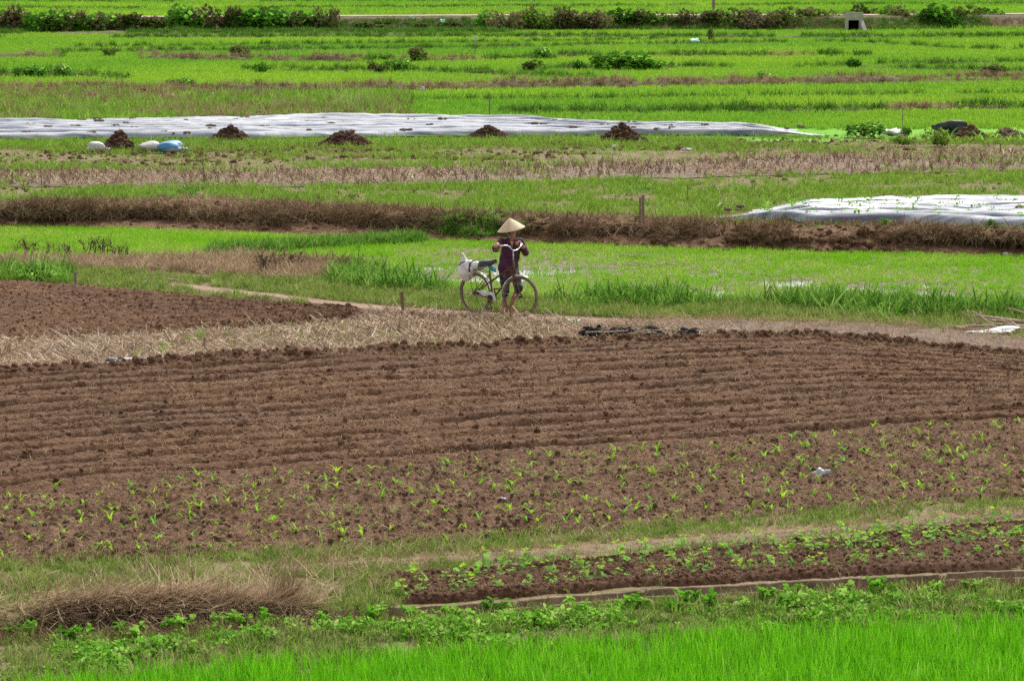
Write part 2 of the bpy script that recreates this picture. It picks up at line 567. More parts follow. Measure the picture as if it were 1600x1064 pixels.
def z_front(X, Y, V): return FZ + .02 * fbm(X * 2, Y * 2, 3, 1)
S_front = Strip('paddy_field', L_front0, lambda X: L_front1(X) + .3, -9, 9, .15, .15, z_front, m_mud)
def z_weed(X, Y, V):
    k = sstep(.0, .25, V) * .5 + sstep(.2, .8, V) * .5
    return FZ - .03 + .21 * k + .05 * fbm(X * 3, Y * 3, 4, 2) + .04 * fbm(X * 9, Y * 9, 3, 4) * sstep(1, .8, V)
S_weed = Strip('weedy_bank', lambda X: L_front1(X) - .25, L_chan_n, -9, 9, .05, .05, z_weed, m_verge, wob=.0)
S_chan = Strip('channel_bed', lambda X: L_chan_n(X) - .1, lambda X: L_chan_f(X) + .15, -9, 9, .08, .05, lambda X, Y, V: -.36 + .03 * fbm(X * 4, Y * 4, 3, 6), m_mud)
def z_strip3(X, Y, V): return -.06 + .06 * V + .035 * fbm(X * 3, Y * 3, 4, 7) + .018 * fbm(X * 14, Y * 14, 3, 8) - .3 * sstep(.02, 0, V)
S_grass3 = Strip('grass_verge', L_chan_f, lambda X: L_corn_n(X) + .3, -10, 10, .06, .05, z_strip3, m_verge)
L_bean_n = lambda X: L_chan_f(X) + .07
L_bean_f = line([(560, 902), (760, 887), (900, 875), (1100, 857), (1300, 841), (1450, 823), (1600, 810)], -.03)
XB0 = float(G(560, 925)[0])
def z_bean(X, Y, V):
    e = sstep(0, .10, V) * sstep(1, .93, V) * sstep(XB0, XB0 + .5, X + .6 * fbm(Y * 2, X, 3, 3))
    return -.20 + .19 * e + .03 * np.sin(V * 6.283 * 3 - 1.2) * e + .05 * fbm(X * 5, Y * 5, 4, 9) + .06 * np.abs(fbm(X * 13, Y * 13, 3, 10)) * e
S_bean = Strip('bean_bed', L_bean_n, L_bean_f, XB0 - .1, 9.5, .03, .035, z_bean, m_bean, wob=.04)
L_tr_n = line([(380, 897), (520, 890), (760, 874), (900, 866), (1000, 856), (1150, 846), (1300, 834), (1450, 818), (1600, 806)])
L_tr_f = line([(380, 890), (520, 878), (760, 861), (900, 853), (1000, 845), (1150, 833), (1300, 822), (1450, 810), (1600, 798)])
def z_track(X, Y, V): return .004 + .03 * fbm(X * 3, Y * 3, 4, 7) + .012 * fbm(X * 14, Y * 14, 3, 8) + .02 * sstep(.25, .5, V) * sstep(.75, .5, V) - .06 * (sstep(.14, 0, V) + sstep(.86, 1, V)) - .1 * sstep(-2.3, -2.8, X)
S_track = Strip('dirt_track', L_tr_n, L_tr_f, -2.8, 9, .06, .05, z_track, m_path, wob=.22)

def clodz(X, Y, a, s):
    n = np.abs(fbm(X * s, Y * s, 4, 21)) + .5 * np.abs(fbm(X * s * 2.6, Y * s * 2.6, 3, 27))
    return a * n
def z_corn(X, Y, V):
    e = sstep(0, .05, V)
    return -.03 + e * (.035 + .025 * np.sin(V * 6.283 * 8) + .09 * fbm(X * 2.2, Y * 2.2, 4, 20) + clodz(X, Y, .20, 5.6))
S_corn = Strip('corn_field', L_corn_n, lambda X: L_corn_f(X) + .3, -9.5, 9.5, .032, .036, z_corn, m_corn, wob=.12)
def z_pl(X, Y, V):
    e = sstep(0, .06, V) * sstep(1, .985, V)
    wob = .5 * fbm(X * .16, Y * .25, 2, 30) + .18 * fbm(X * 1.1, Y * .6, 3, 31)
    ph = V * 16.0 + wob
    fr = ph - np.floor(ph)
    ridge = np.interp(fr, [0, .06, .17, .50, .84, .93, 1], [0, .20, .96, 1.0, .80, .12, 0])
    amp = .17 + .12 * (fbm(X * .5, Y * .9, 3, 33) + .5)
    lip = .07 * np.exp(-((V - .975) / .014) ** 2) * (.5 + 1.2 * vn(X * 2.2, Y * 2.2, 5))
    return -.03 + e * (-.10 + amp * ridge + .03 * fbm(X * 2.5, Y * 2.5, 4, 34) + clodz(X, Y, .085, 9.5)) + lip
S_pl = Strip('ploughed_field', L_corn_f, L_pl_f, -10.5, 10.5, .036, .038, z_pl, m_plough, wob=.10)

def z_mid(X, Y, V):
    pn = L_path_n(X)
    lip = .075 * np.exp(-((Y - (pn - .30)) / .26) ** 2) * (.55 + .9 * vn(X * 1.7, Y * 1.7, 12)) * sstep(-9, -4, X)
    return -.02 + .05 * fbm(X * 1.2, Y * 1.2, 4, 40) + .03 * fbm(X * 7, Y * 7, 4, 41) + lip - .3 * sstep(.985, 1.0, V) - .06 * sstep(.012, 0, V)
S_mid = Strip('stubble_field', lambda X: L_pl_f(X) - .2, L_verge_f, -12, 12, .06, .07, z_mid, m_stub, wob=.0)
def z_p2(X, Y, V):
    e = sstep(0, .05, V) * sstep(1, .95, V) * sstep(G(600, 490)[0], G(540, 490)[0], X)
    return -.10 + e * (.14 + .045 * np.sin(V * 6.283 * 8 + 2 * fbm(X * .4, Y * .6, 3, 50)) + .05 * fbm(X * 2.5, Y * 2.5, 4, 51) + clodz(X, Y, .10, 7.0))
S_p2 = Strip('ploughed_patch', L_p2_n, L_p2_f, -14, float(G(600, 490)[0]), .045, .045, z_p2, m_plough, wob=.15)
def z_path(X, Y, V):
    e = 1 - sstep(.2, 0, V) - sstep(.8, 1, V)
    return -.055 + .058 * e + .012 * fbm(X * 3, Y * 3, 3, 60) - .1 * sstep(G(262, 443)[0], G(245, 442)[0], X)
S_path = Strip('footpath', L_path_n, L_path_f, float(G(245, 442)[0]), 11, .06, .05, z_path, m_path, wob=.14)
# dark trodden mud right of the bicycle
L_md_n = line([(880, 522), (1000, 521), (1100, 525), (1250, 533), (1400, 540), (1620, 556)])
L_md_f = line([(880, 505), (1000, 501), (1100, 499), (1250, 500), (1400, 505), (1620, 530)])
def z_md(X, Y, V):
    e = sstep(0, .2, V) * sstep(1, .8, V) * sstep(.9, 2.4, X) 
    return -.07 + .12 * e + .05 * fbm(X * 2, Y * 2, 4, 61) + .03 * fbm(X * 8, Y * 8, 3, 62)
S_md = Strip('mud_patch', L_md_n, L_md_f, .9, 11, .05, .05, z_md, m_mud, wob=.3)
# middle paddy: mud that just breaks the water
def streak(X, Y, px, py):
    """long open puddles in the thinly planted parts"""
    zone = np.maximum(np.exp(-((px - 830) / 260) ** 2 - ((py - 418) / 26) ** 2), .85 * np.exp(-((px - 1350) / 330) ** 2 - ((py - 455) / 17) ** 2))
    return sstep(.13, .24, fbm(X * .8, Y * 1.3, 4, 72) + .45 * fbm(X * 2.6, Y * 3.0, 2, 73) + .20 * zone - .06) * sstep(.10, .30, zone)
def z_pad(X, Y, V):
    px, py = PX(X, Y, WZ + X * 0)
    wet = 1.25 * np.exp(-((px - 780) / 210) ** 2 - ((py - 420) / 24) ** 2)
    wet = np.maximum(wet, .66 * np.exp(-((px - 1330) / 420) ** 2 - ((py - 447) / 22) ** 2))
    return WZ + .022 - .022 * wet + .025 * fbm(X * .7, Y * 1.1, 4, 70) + .025 * fbm(X * 3, Y * 3, 3, 71) - .045 * streak(X, Y, px, py)
S_pad = Strip('rice_paddy', lambda X: L_verge_f(X) - .8, lambda X: L_foot(X) + .5, -14, 14, .08, .08, z_pad, m_mud)
W = grid_object('paddy_water', *np.meshgrid(np.array([-14., 0, 14]), np.array([57., 68, 81])), np.full((3, 3), WZ), m_water)
tag(W, kind='structure')

# the earth bank: steep, uneven, undercut in places
def bank_xyz(X, T):
    yf, yt = L_foot(X), L_top(X)
    prof = np.interp(T, [0, .12, .3, .55, .8, .93, 1], [0, .20, .36, .46, .60, .82, 1.15])
    zp = np.interp(T, [0, .12, .3, .55, .8, .93, 1], [-.10, .06, .30, .60, .88, .99, 1.0])
    px = 800 + FPX * X / 76
    hump = .10 * np.exp(-((px - 300) / 55) ** 2) + .03 * np.exp(-((px - 80) / 100) ** 2)
    Z = WZ + (PZ - WZ) * zp + hump * sstep(.4, .95, T) + .10 * fbm(X * 1.1, T * 1.5, 3, 80) * sstep(.3, .9, T)
    Y = yf + (yt - yf) * prof
    under = np.exp(-((T - .45) / .17) ** 2) * np.clip(.5 * fbm(X * .45, T * 0 + 2, 3, 81) + .12, 0, .4) * 1.6
    Y = Y + 1.5 * under + .95 * fbm(X * .8, T * 1.6, 3, 82) * sstep(0, .15, T) * sstep(1, .92, T) + .40 * fbm(X * 2.4, T * 3.2, 3, 85) * sstep(0, .12, T) * sstep(1, .9, T) + .20 * fbm(X * 6, T * 7, 4, 83) * sstep(0, .1, T) * sstep(1, .85, T)
    return X, Y, Z
bx = np.arange(-14, 14, .045); bt = np.linspace(0, 1, 56)
o = grid_object('earth_bank', *bank_xyz(*np.meshgrid(bx, bt)), m_bank); tag(o, kind='structure')

# fields above the bank
def z_plat(X, Y, V): return PZ + .05 * fbm(X * .5, Y * .5, 4, 90) + .04 * fbm(X * 3, Y * 3, 3, 91) - .05
S_plat = Strip('upper_field', lambda X: L_top(X) + .03, line([(0, 215), (800, 212), (1600, 208)], PZ), -24, 24, .10, .12, z_plat, m_plat)
L_a = line([(0, 290), (400, 291), (800, 284), (1200, 272), (1600, 264)], PZ)
L_b = line([(0, 268), (400, 268), (800, 262), (1200, 250), (1600, 236)], PZ)
S_st2 = Strip('old_stubble_strip', L_a, L_b, -24, 24, .09, .10, lambda X, Y, V: z_plat(X, Y, V) + .035 * sstep(0, .15, V) * sstep(1, .85, V) + .02, m_stub2, wob=.8)
L_m_n = line([(0, 219), (400, 217), (800, 213), (1000, 212), (1290, 213), (1600, 211)], PZ)
L_far0 = line([(0, 194), (250, 191), (500, 185), (800, 188), (1000, 198), (1150, 200), (1290, 203), (1600, 202)], PZ)
# level rice land out to the far embankment
YE = 222.0
L_emb = line([(0, 52), (500, 50), (800, 48), (1100, 48), (1340, 48), (1600, 46)], PZ)
S_rice = Strip('rice_field', lambda X: L_m_n(X) - 2.5, L_emb, -60, 60, .8, .8, lambda X, Y, V: PZ - .03 + .03 * fbm(X * .3, Y * .3, 2, 95) + X * 0, m_farrice)
# embankment with a dirt road on top
def z_emb(X, Y, V):
    return PZ + .84 * sstep(0, .38, V) - .80 * sstep(.88, 1, V) + .05 * fbm(X * .6, Y * .6, 3, 96) * sstep(0, .1, V) * sstep(.45, .3, V)
S_emb = Strip('embankment', lambda X: L_emb(X) - .2, lambda X: L_emb(X) + 7.5, -75, 75, .5, .12, z_emb, m_emb)
S_road = Strip('dirt_road', lambda X: L_emb(X) + 2.9, lambda X: L_emb(X) + 6.2, -75, 75, .5, .4, lambda X, Y, V: PZ + .87 + .02 * fbm(X, Y, 2, 97), m_road, wob=.15)
S_beyond = Strip('far_rice_field', lambda X: L_emb(X) + 7.2, lambda X: X * 0 + 3000.0, -900, 900, 20, 20, lambda X, Y, V: PZ - .03 + X * 0, m_farrice)
# ------------------------------------------------------------------ plants: materials and small meshes
m_rice1 = leafmat('front_rice_blade', [(.060, .27, .004), (.10, .37, .008), (.16, .46, .016), (.26, .52, .05)], .45, patch=(.15, .45, .012), ps=1.3)
m_rice2 = leafmat('young_rice_blade', [(.20, .40, .03), (.29, .48, .055), (.40, .54, .11)], .4, patch=(.19, .44, .018), ps=.5)
m_rice3 = leafmat('far_rice_blade', [(.11, .27, .022), (.16, .34, .032), (.23, .40, .055)], .4, patch=(.27, .43, .04), ps=.045)
m_grass = leafmat('verge_grass_blade', [(.09, .16, .025), (.16, .25, .04), (.25, .33, .075), (.36, .35, .16)], .35)
m_gdark = leafmat('lush_grass_blade', [(.035, .11, .012), (.085, .21, .024), (.17, .34, .05), (.28, .42, .10)], .35)
m_glight = leafmat('light_grass_blade', [(.11, .21, .022), (.18, .31, .038), (.27, .38, .075)], .4)
m_dry = leafmat('dry_grass_blade', [(.21, .14, .08), (.36, .265, .165), (.54, .43, .285)], .2, rough=.8, spec=.1)
m_brown = leafmat('withered_grass_blade', [(.075, .042, .023), (.15, .093, .056), (.26, .18, .112), (.46, .35, .235)], .15, rough=.85, spec=.1, patch=(.17, .108, .066), ps=.9)
m_rust = leafmat('cut_grass_blade', [(.15, .088, .055), (.28, .18, .115), (.46, .335, .225)], .15, rough=.85, spec=.1)
m_weed = leafmat('weed_leaf', [(.075, .21, .018), (.15, .37, .032), (.27, .50, .08), (.40, .52, .14)], .45, rough=.6, spec=.2)
m_weed2 = leafmat('vine_leaf', [(.11, .34, .018), (.19, .46, .035), (.30, .56, .07)], .4, rough=.5)
m_cornl = leafmat('corn_leaf', [(.20, .46, .022), (.32, .58, .04), (.17, .44, .06), (.42, .62, .05)], .45)
m_beanl = leafmat('bean_leaf', [(.15, .36, .07), (.21, .44, .09), (.26, .48, .10)], .35)
m_beant = leafmat('young_bean_leaf', [(.28, .50, .035), (.38, .55, .04)], .4)
m_bush = leafmat('bush_leaf', [(.035, .12, .014), (.075, .21, .026), (.14, .32, .05)], .3)
m_olive = leafmat('olive_bush_leaf', [(.06, .11, .020), (.11, .18, .032), (.18, .26, .06)], .3)
m_brush = leafmat('brown_bush_leaf', [(.08, .052, .033), (.14, .094, .062), (.23, .155, .105)], .2, rough=.8)
m_reed = leafmat('reed_blade', [(.10, .20, .035), (.15, .27, .05), (.22, .33, .08)], .4)
m_clod = soil('clod_earth', [(.050, .024, .012), (.105, .056, .032), (.165, .096, .058)], fs=16, bump=.5)
m_straw = leafmat('straw', [(.15, .095, .058), (.29, .20, .13), (.42, .32, .22), (.66, .56, .44)], .1, rough=.8, spec=.1)
m_strawd = leafmat('weathered_straw', [(.17, .10, .058), (.27, .178, .11), (.42, .30, .195)], .1, rough=.8, spec=.1)
m_stalk = leafmat('stubble_stalk', [(.15, .10, .07), (.27, .19, .13), (.40, .31, .22)], .0, rough=.8, spec=.1)
m_twig = plain('dark_twig', [(.035, .022, .016), (.09, .06, .045)], .9)
m_clodc = soil('tilled_clod_earth', [(.058, .032, .019), (.122, .072, .045), (.19, .122, .08)], fs=16, bump=.5)

U = random.uniform
def tufts(name, mat, n, h, w, r, lean=(0, .35), curl=(.2, .9), segs=2, var=4, two=None, p2=0.0):
    out = []
    for k in range(var):
        mb = MB()
        for i in range(n):
            a = U(0, 6.283); d = r * math.sqrt(U(0, 1))
            mb.blade((d * math.cos(a), d * math.sin(a), -.01), U(0, 6.283), U(*lean), U(*h), w * U(.7, 1.3), U(*curl), segs, 1 if two and U(0, 1) < p2 else 0, twist=U(-.8, .8))
        out.append(mb.mesh(name, [mat] + ([two] if two else [])))
    return out
def strands(name, mat, n, l, w, r, var=4, lift=.04, mats2=None):
    """fibres lying about on the ground"""
    out = []
    for k in range(var):
        mb = MB()
        for i in range(n):
            a = U(0, 6.283); d = r * math.sqrt(U(0, 1)); L = U(*l)
            mb.blade((d * math.cos(a), d * math.sin(a), U(0, lift)), U(0, 6.283), U(1.15, 1.6), L, w * U(.7, 1.3), U(-.5, .6), 2, 0, twist=U(-1.2, 1.2), tip=.6)
        out.append(mb.mesh(name, mat))
    return out
def leafy(name, mats, n, r, h, l, w, var=4, stems=0, flat=1.0):
    out = []
    for k in range(var):
        mb = MB()
        for i in range(n):
            a = U(0, 6.283); t = U(0, 1) ** .6; d = r * math.sqrt(U(0, 1)) * (1.1 - .4 * t)
            L = U(*l)
            mb.leaf((d * math.cos(a), d * math.sin(a), h * t), a + U(-1, 1), U(-flat, flat), L, L * w * U(.8, 1.2), random.randrange(len(mats)) if len(mats) > 1 else 0)
        for i in range(stems):
            a = U(0, 6.283)
            mb.blade((0, 0, 0), a, U(0, .4), h * U(.8, 1.1), .006, .3, 2, 0)
        out.append(mb.mesh(name, mats))
    return out
def clods(name, mat, var=6):
    out = []
    for k in range(var):
        mb = MB(); sd = U(0, 99)
        ph = [(Vector((U(-1, 1), U(-1, 1), U(-1, 1))).normalized(), U(.15, .45)) for _ in range(7)]
        mb.ball((0, 0, .15), (1, U(.7, 1), U(.55, .8)), 8, 6, fn=lambda u: 1 + sum(a * max(0, u.dot(v)) ** 3 for v, a in ph) - .3 * max(0, u.dot(ph[0][0] * -1)) ** 2)
        out.append(mb.mesh(name, mat))
    return out
P_rice1 = tufts('rice_tuft', m_rice1, 8, (.15, .28), .011, .04, (0, .30), (.1, .7), 3, 6)
P_rice2 = tufts('rice_tuft', m_rice2, 7, (.06, .13), .012, .05, (0, .35), (.1, .7), 2, 5)
P_rice3 = tufts('rice_tuft', m_rice3, 12, (.12, .20), .04, .22, (0, .4), (.1, .6), 2, 5)
P_grass = tufts('grass_tuft', m_grass, 9, (.06, .17), .015, .07, (0, .7), (.2, 1.0), 2, 5)
P_gdark = tufts('lush_tuft', m_gdark, 10, (.18, .42), .026, .12, (0, .7), (.5, 1.7), 3, 5)
P_glight = tufts('light_tuft', m_glight, 8, (.07, .20), .022, .10, (0, .7), (.2, 1.0), 2, 5)
P_dry = tufts('dry_tuft', m_dry, 7, (.10, .28), .017, .09, (.1, 1.0), (.2, 1.0), 2, 5)
P_brown = tufts('withered_tuft', m_brown, 7, (.12, .34), .021, .10, (.2, 1.1), (.3, 1.4), 3, 5)
P_rust = tufts('cut_tuft', m_rust, 18, (.15, .38), .02, .16, (.2, 1.0), (.2, 1.0), 2, 4)
P_clod = clods('clod', m_clod); P_clodc = clods('clod', m_clodc)
P_straw = strands('straw', m_straw, 7, (.06, .20), .006, .10)
P_strawd = strands('straw', m_strawd, 9, (.04, .13), .005, .10)
P_trash = strands('leaf_litter', m_straw, 4, (.08, .30), .020, .13, lift=.06)
P_weed = leafy('weed', [m_weed, m_weed2, m_weed], 14, .11, .10, (.02, .085), .7, var=8)
P_vine = leafy('vine', [m_weed2], 10, .07, .09, (.05, .09), .85)
P_bigleaf = leafy('far_weed', [m_weed], 26, .28, .30, (.10, .18), .7)
P_stub = []
for k in range(5):
    mb = MB()
    for i in range(2):
        mb.tube([(U(-.04, .04), U(-.04, .04), -.02), (U(-.07, .07), U(-.07, .07), U(.06, .17))], [.009, .007], 4)
    mb.blade((0, 0, 0), U(0, 6), 1.2, U(.1, .25), .014, .5, 2)
    P_stub.append(mb.mesh('stubble_stump', m_stalk))

def inframe(X, Y, Z, pad=.22):
    return np.abs(X) < (.1404 * (1 + pad) * Y + 1.0)
def filt(t, pad=.22):
    k = inframe(*t, pad)
    return tuple(a[k] for a in t)
def poly_in(px, py, pts):
    r = np.zeros(px.shape, bool); n = len(pts)
    for i in range(n):
        x0, y0 = pts[i]; x1, y1 = pts[(i + 1) % n]
        c = ((y0 > py) != (y1 > py)) & (px < (x1 - x0) * (py - y0) / (y1 - y0 + 1e-9) + x0)
        r ^= c
    return r

# ------------------------------------------------------------------ front paddy and weedy bank
t = S_front.pts(42000, lambda X, Y, px, py, V: (Y > 27.5) * (.25 + .75 * (vn(X * 2.2, Y * 2.2, 3) > .10)))
t = filt(t, .1)
scatter('rice_seedlings', P_rice1, *t, (.8, 1.25), .12, 'dense bright green rice filling the front paddy', 'rice')
gm = lambda X, Y, px, py, V: sstep(.22, .42, V + .35 * fbm(X * 1.4, Y * 1.4, 3, 5)) * (.12 + .88 * (fbm(X * 1.6, Y * 2.2, 3, 9) > -.06)) * np.where(V > .74, .06, 1)
t = filt(S_weed.pts(17000, gm), .1)
scatter('weed_cover', P_weed, *t, (.35 + .35 * sstep(.3, .75, vn(t[0] * 1.7, t[1] * 2.5, 25))) * RNG.uniform(.6, 1.3, len(t[0])), .35, 'low green weeds covering the bank above the front rice', 'weeds')
t = filt(S_weed.pts(9000, lambda X, Y, px, py, V: (V > .2) * (V < .85) * .9 * (vn(X * 2, Y * 2, 19) > .2)), .1)
scatter('bank_grass', P_grass, *t, (.6, 1.2), .3, 'short grass among the weeds above the front rice', 'grass')
# dry straw along the channel
t = filt(S_weed.pts(16000, lambda X, Y, px, py, V: (V > .80) * (.35 + .65 * ((px > 1080) | (px < 640)) * ((px > 1290) | (px < 640)))), .1)
scatter('channel_straw', P_brown, *t, (.3, .6), .7, 'withered straw lying along the near lip of the concrete channel', 'straw')

# ------------------------------------------------------------------ grass strip, track, bean bed
def g3(X, Y, px, py, V):
    bean = poly_in(px, py, [(640, 955), (620, 905), (760, 887), (900, 875), (1100, 857), (1300, 841), (1450, 823), (1600, 810), (1950, 780), (1950, 890), (1600, 897), (1200, 918), (860, 942)])
    tr = (px > 360) & poly_in(px, py, [(360, 897), (520, 893), (760, 878), (900, 870), (1000, 862), (1150, 850), (1300, 838), (1450, 822), (1600, 810), (1950, 790), (1950, 775), (1600, 797), (1450, 809), (1300, 821), (1150, 832), (1000, 844), (900, 852), (760, 860), (520, 877)])
    d = np.where(bean, .03, np.where(tr, .18, .85))
    return d * (.2 + .8 * sstep(.32, .55, fbm(X * 1.1, Y * 1.6, 3, 14) + .5))
t = filt(S_grass3.pts(30000, g3), .1)
scatter('verge_grass', P_grass, *t, (.55, 1.0), .35, 'short trampled grass beside the bean bed and the corn', 'grass')
t = filt(S_grass3.pts(9000, lambda X, Y, px, py, V: g3(X, Y, px, py, V) * (vn(X * 1.5, Y * 1.5, 44) > .45)), .1)
scatter('verge_dry_grass', P_dry, *t, (.5, .9), .4, 'dry blades among the grass beside the bean bed', 'grass')
t = filt(S_track.pts(1500), .1)
scatter('track_straw', P_strawd, *t, (.6, 1.1), .1, 'straw scraps on the trodden track', 'straw')
t = filt(S_bean.pts(14000, lambda X, Y, px, py, V: (V > .04) * .9), .1)
scatter('bean_bed_clods', P_clod, *t, .004 + .020 * RNG.uniform(0, 1, len(t[0])) ** 2, .6, 'crumbly brown clods on the bean bed', 'soil')
t = filt(S_bean.pts(1300), .1)
scatter('bean_bed_straw', P_strawd, *t, (.5, 1.0), .2, 'straw scraps on the bean bed', 'straw')

# ------------------------------------------------------------------ corn field and ploughed field
t = filt(S_corn.pts(26000), .1)
scatter('corn_field_clods', P_clodc, *t, .004 + .026 * RNG.uniform(0, 1, len(t[0])) ** 3, .6, 'brown clods on the tilled corn field', 'soil')
t = filt(S_corn.pts(11000, lambda X, Y, px, py, V: .25 + .75 * (vn(X * 1.2, Y * 1.2, 17) > .5)), .1)
scatter('corn_field_straw', P_strawd, *t, (.6, 1.3), .2, 'pale straw scraps on the corn field', 'straw')
t = filt(S_pl.pts(30000), .1)
scatter('ploughed_clods', P_clod, *t, .004 + .016 * RNG.uniform(0, 1, len(t[0])) ** 4 + .04 * RNG.uniform(0, 1, len(t[0])) ** 40, .6, 'brown clods on the ploughed field', 'soil')
t = filt(S_pl.pts(17000, lambda X, Y, px, py, V: sstep(.3, .7, vn(X * .6, Y * 1.2, 8)) * .8 + .25), .1)
scatter('ploughed_straw', P_strawd, *t, (.6, 1.4), .2, 'pale roots and straw strewn over the ploughed furrows', 'straw')
t = filt(S_pl.pts(2600, v0=.955, v1=.99), .1)
scatter('ploughed_edge_clods', P_clod, *t, .008 + .05 * RNG.uniform(0, 1, len(t[0])) ** 4, .6, 'row of larger clods along the far edge of the ploughed field', 'soil')
t = filt(S_p2.pts(15000), .1)
scatter('ploughed_patch_clods', P_clod, *t, .005 + .018 * RNG.uniform(0, 1, len(t[0])) ** 3, .6, 'brown clods on the small ploughed patch', 'soil')

# ------------------------------------------------------------------ stubble, verge and path
POLY_P2 = [(-400, 545), (0, 531), (200, 521), (400, 511), (520, 501), (596, 491), (500, 481), (400, 474), (300, 464), (200, 455), (100, 445), (0, 440), (-400, 420)]
def in_path(X, Y): return (Y > L_path_n(X) - .05) & (Y < L_path_f(X) + .05) & (X > G(262, 443)[0])
def below_path(X, Y): return Y < np.where(X > G(262, 443)[0], L_path_n(X), 1e3)
def stub_zone(X, Y, px, py, V):
    return below_path(X, Y) & ~poly_in(px, py, POLY_P2) & (py > np.interp(px, [0, 596, 700], [521, 486, 480]))
t = filt(S_mid.pts(40000, lambda X, Y, px, py, V: stub_zone(X, Y, px, py, V) * np.where(px < 900, .95, .55)), .12)
scatter('stubble_litter', P_trash, *t, (.5, 1.1), .15, 'pale dry corn leaves littering the stubble beyond the ploughed field', 'straw')
t = filt(S_mid.pts(1800, lambda X, Y, px, py, V: stub_zone(X, Y, px, py, V) * (px < 860)), .12)
scatter('stubble_stumps', P_stub, *t, (.6, 1.25), .35, 'short cut corn stumps in the stubble', 'stubble')
t = filt(S_mid.pts(2600, lambda X, Y, px, py, V: stub_zone(X, Y, px, py, V) * (vn(X * .8, Y * .8, 77) > .62)), .12)
scatter('stubble_grass', P_glight, *t, (.4, .9), .35, 'sparse green grass sprouting in the stubble', 'grass')
# verge beyond the path
def verge(X, Y, px, py, V): return ~below_path(X, Y) & ~in_path(X, Y)
DRY = [(-300, 398), (0, 402), (250, 404), (330, 400), (400, 397), (480, 396), (590, 402), (600, 420), (560, 424), (500, 436), (430, 438), (370, 432), (240, 424), (120, 420), (0, 424), (-300, 430)]
GRN1 = [(-300, 428), (0, 424), (120, 420), (240, 428), (330, 438), (300, 452), (220, 450), (100, 444), (0, 441), (-300, 440)]
t = filt(S_mid.pts(90000, lambda X, Y, px, py, V: poly_in(px, py, DRY) * 1.0), .15)
scatter('dry_grass', P_dry, *t, (.7, 1.3), .5, 'flattened straw coloured grass beyond the small ploughed patch', 'grass')
t = filt(S_mid.pts(60000, lambda X, Y, px, py, V: poly_in(px, py, [(380, 398), (480, 395), (590, 402), (600, 424), (520, 428), (480, 412)]) * 1.0), .15)
scatter('withered_weeds', P_brown, *t, (.8, 1.4), .4, 'brown withered weeds at the edge of the paddy', 'weeds')
def vg(X, Y, px, py, V):
    k = (~poly_in(px, py, POLY_P2)) & ~poly_in(px, py, DRY) & ~in_path(X, Y)
    k &= (verge(X, Y, px, py, V) & ((px > 330) | poly_in(px, py, GRN1))) | poly_in(px, py, GRN1) | ((py > L2(px)) & (py < L2(px) + 14) & (px > 90) & (px < 480))
    right = px > 850
    return k * np.where(right & (py > 497), .30, .9)
L2 = lambda px: np.interp(px, [90, 200, 300, 420, 480], [440, 447, 455, 466, 473])
t = filt(S_mid.pts(70000, vg), .15)
scatter('path_grass', P_grass, *t, (.7, 1.35), .35, 'short grass along the footpath and the edge of the paddy', 'grass')
def lush(X, Y, px, py, V):
    a = poly_in(px, py, [(520, 428), (600, 424), (660, 436), (700, 452), (690, 462), (560, 452), (520, 445)]) * 1.0
    b = (px > 840) * np.exp(-((py - np.interp(px, [850, 1000, 1200, 1400, 1600], [472, 474, 478, 486, 492])) / 6.0) ** 2) * (.08 + .92 * sstep(-.05, .12, fbm(X * .5, Y * .7, 3, 31))) * np.where(px > 950, 1, .4)
    c = poly_in(px, py, GRN1) * .35 * (px < 110)
    return np.maximum(np.maximum(a * .5, b), c)
t = filt(S_mid.pts(55000, lush), .15)
scatter('lush_grass', P_gdark, *t, (.5, 1.35), .3, 'tall lush green grass along the near edge of the middle paddy', 'grass')
t = filt(S_mid.pts(26000, lambda X, Y, px, py, V: .45 * lush(X, Y, px, py, V) * (vn(X * .8, Y * .8, 35) > .5)), .15)
scatter('lush_weeds', P_weed, t[0], t[1], t[2] + .08, (.6, 1.2), .4, 'leafy weeds in the lush grass at the paddy edge', 'weeds')
t = filt(S_mid.pts(40000, lambda X, Y, px, py, V: .55 * lush(X, Y, px, py, V)), .15)
scatter('light_verge_grass', P_glight, *t, (.9, 1.7), .3, 'light green grass blades at the paddy edge', 'grass')
t = filt(S_md.pts(2600), .12)
scatter('mud_litter', P_strawd, *t, (.8, 1.8), .2, 'straw scraps trodden into the dark mud', 'straw')
t = filt(S_path.pts(500), .12)
scatter('path_litter', P_strawd, *t, (.6, 1.2), .1, 'straw scraps on the footpath', 'straw')

# ------------------------------------------------------------------ middle paddy
def padmask(X, Y, px, py, V):
    wet = np.maximum(.85 * np.exp(-((px - 790) / 230) ** 2 - ((py - 418) / 22) ** 2), .35 * np.exp(-((px - 1330) / 420) ** 2 - ((py - 450) / 18) ** 2))
    left = (px < 620) & (py < 400)
    edge = sstep(14, 3, py - np.interp(px, [0, 400, 800, 1200, 1600], [360, 371, 384, 396, 407]))
    d = np.clip(.72 - .55 * wet + .5 * fbm(X * .5, Y * .9, 3, 15), .10, 1)
    d = d * (1 - .88 * streak(X, Y, px, py))
    return np.where(left, 1.0, np.maximum(d, edge))
t = filt(S_pad.pts(72000, padmask), .15)
scatter('paddy_rice', P_rice2, *t, (.7, 1.2), .15, 'young rice standing in the shallow water of the middle paddy', 'rice')
# grass on the little dyke between the two paddies
bxs = RNG.uniform(0, 1, 4200); dkx = 330 + 330 * bxs; dky = 396 - 19 * bxs + RNG.normal(0, 1.6, 4200)
x_, y_ = G(dkx, dky, WZ + .03)
scatter('dyke_grass', P_gdark, x_, y_, x_ * 0 + WZ + .03, (.4, .8), .3, 'dark green grass on the low dyke between the paddies', 'grass')

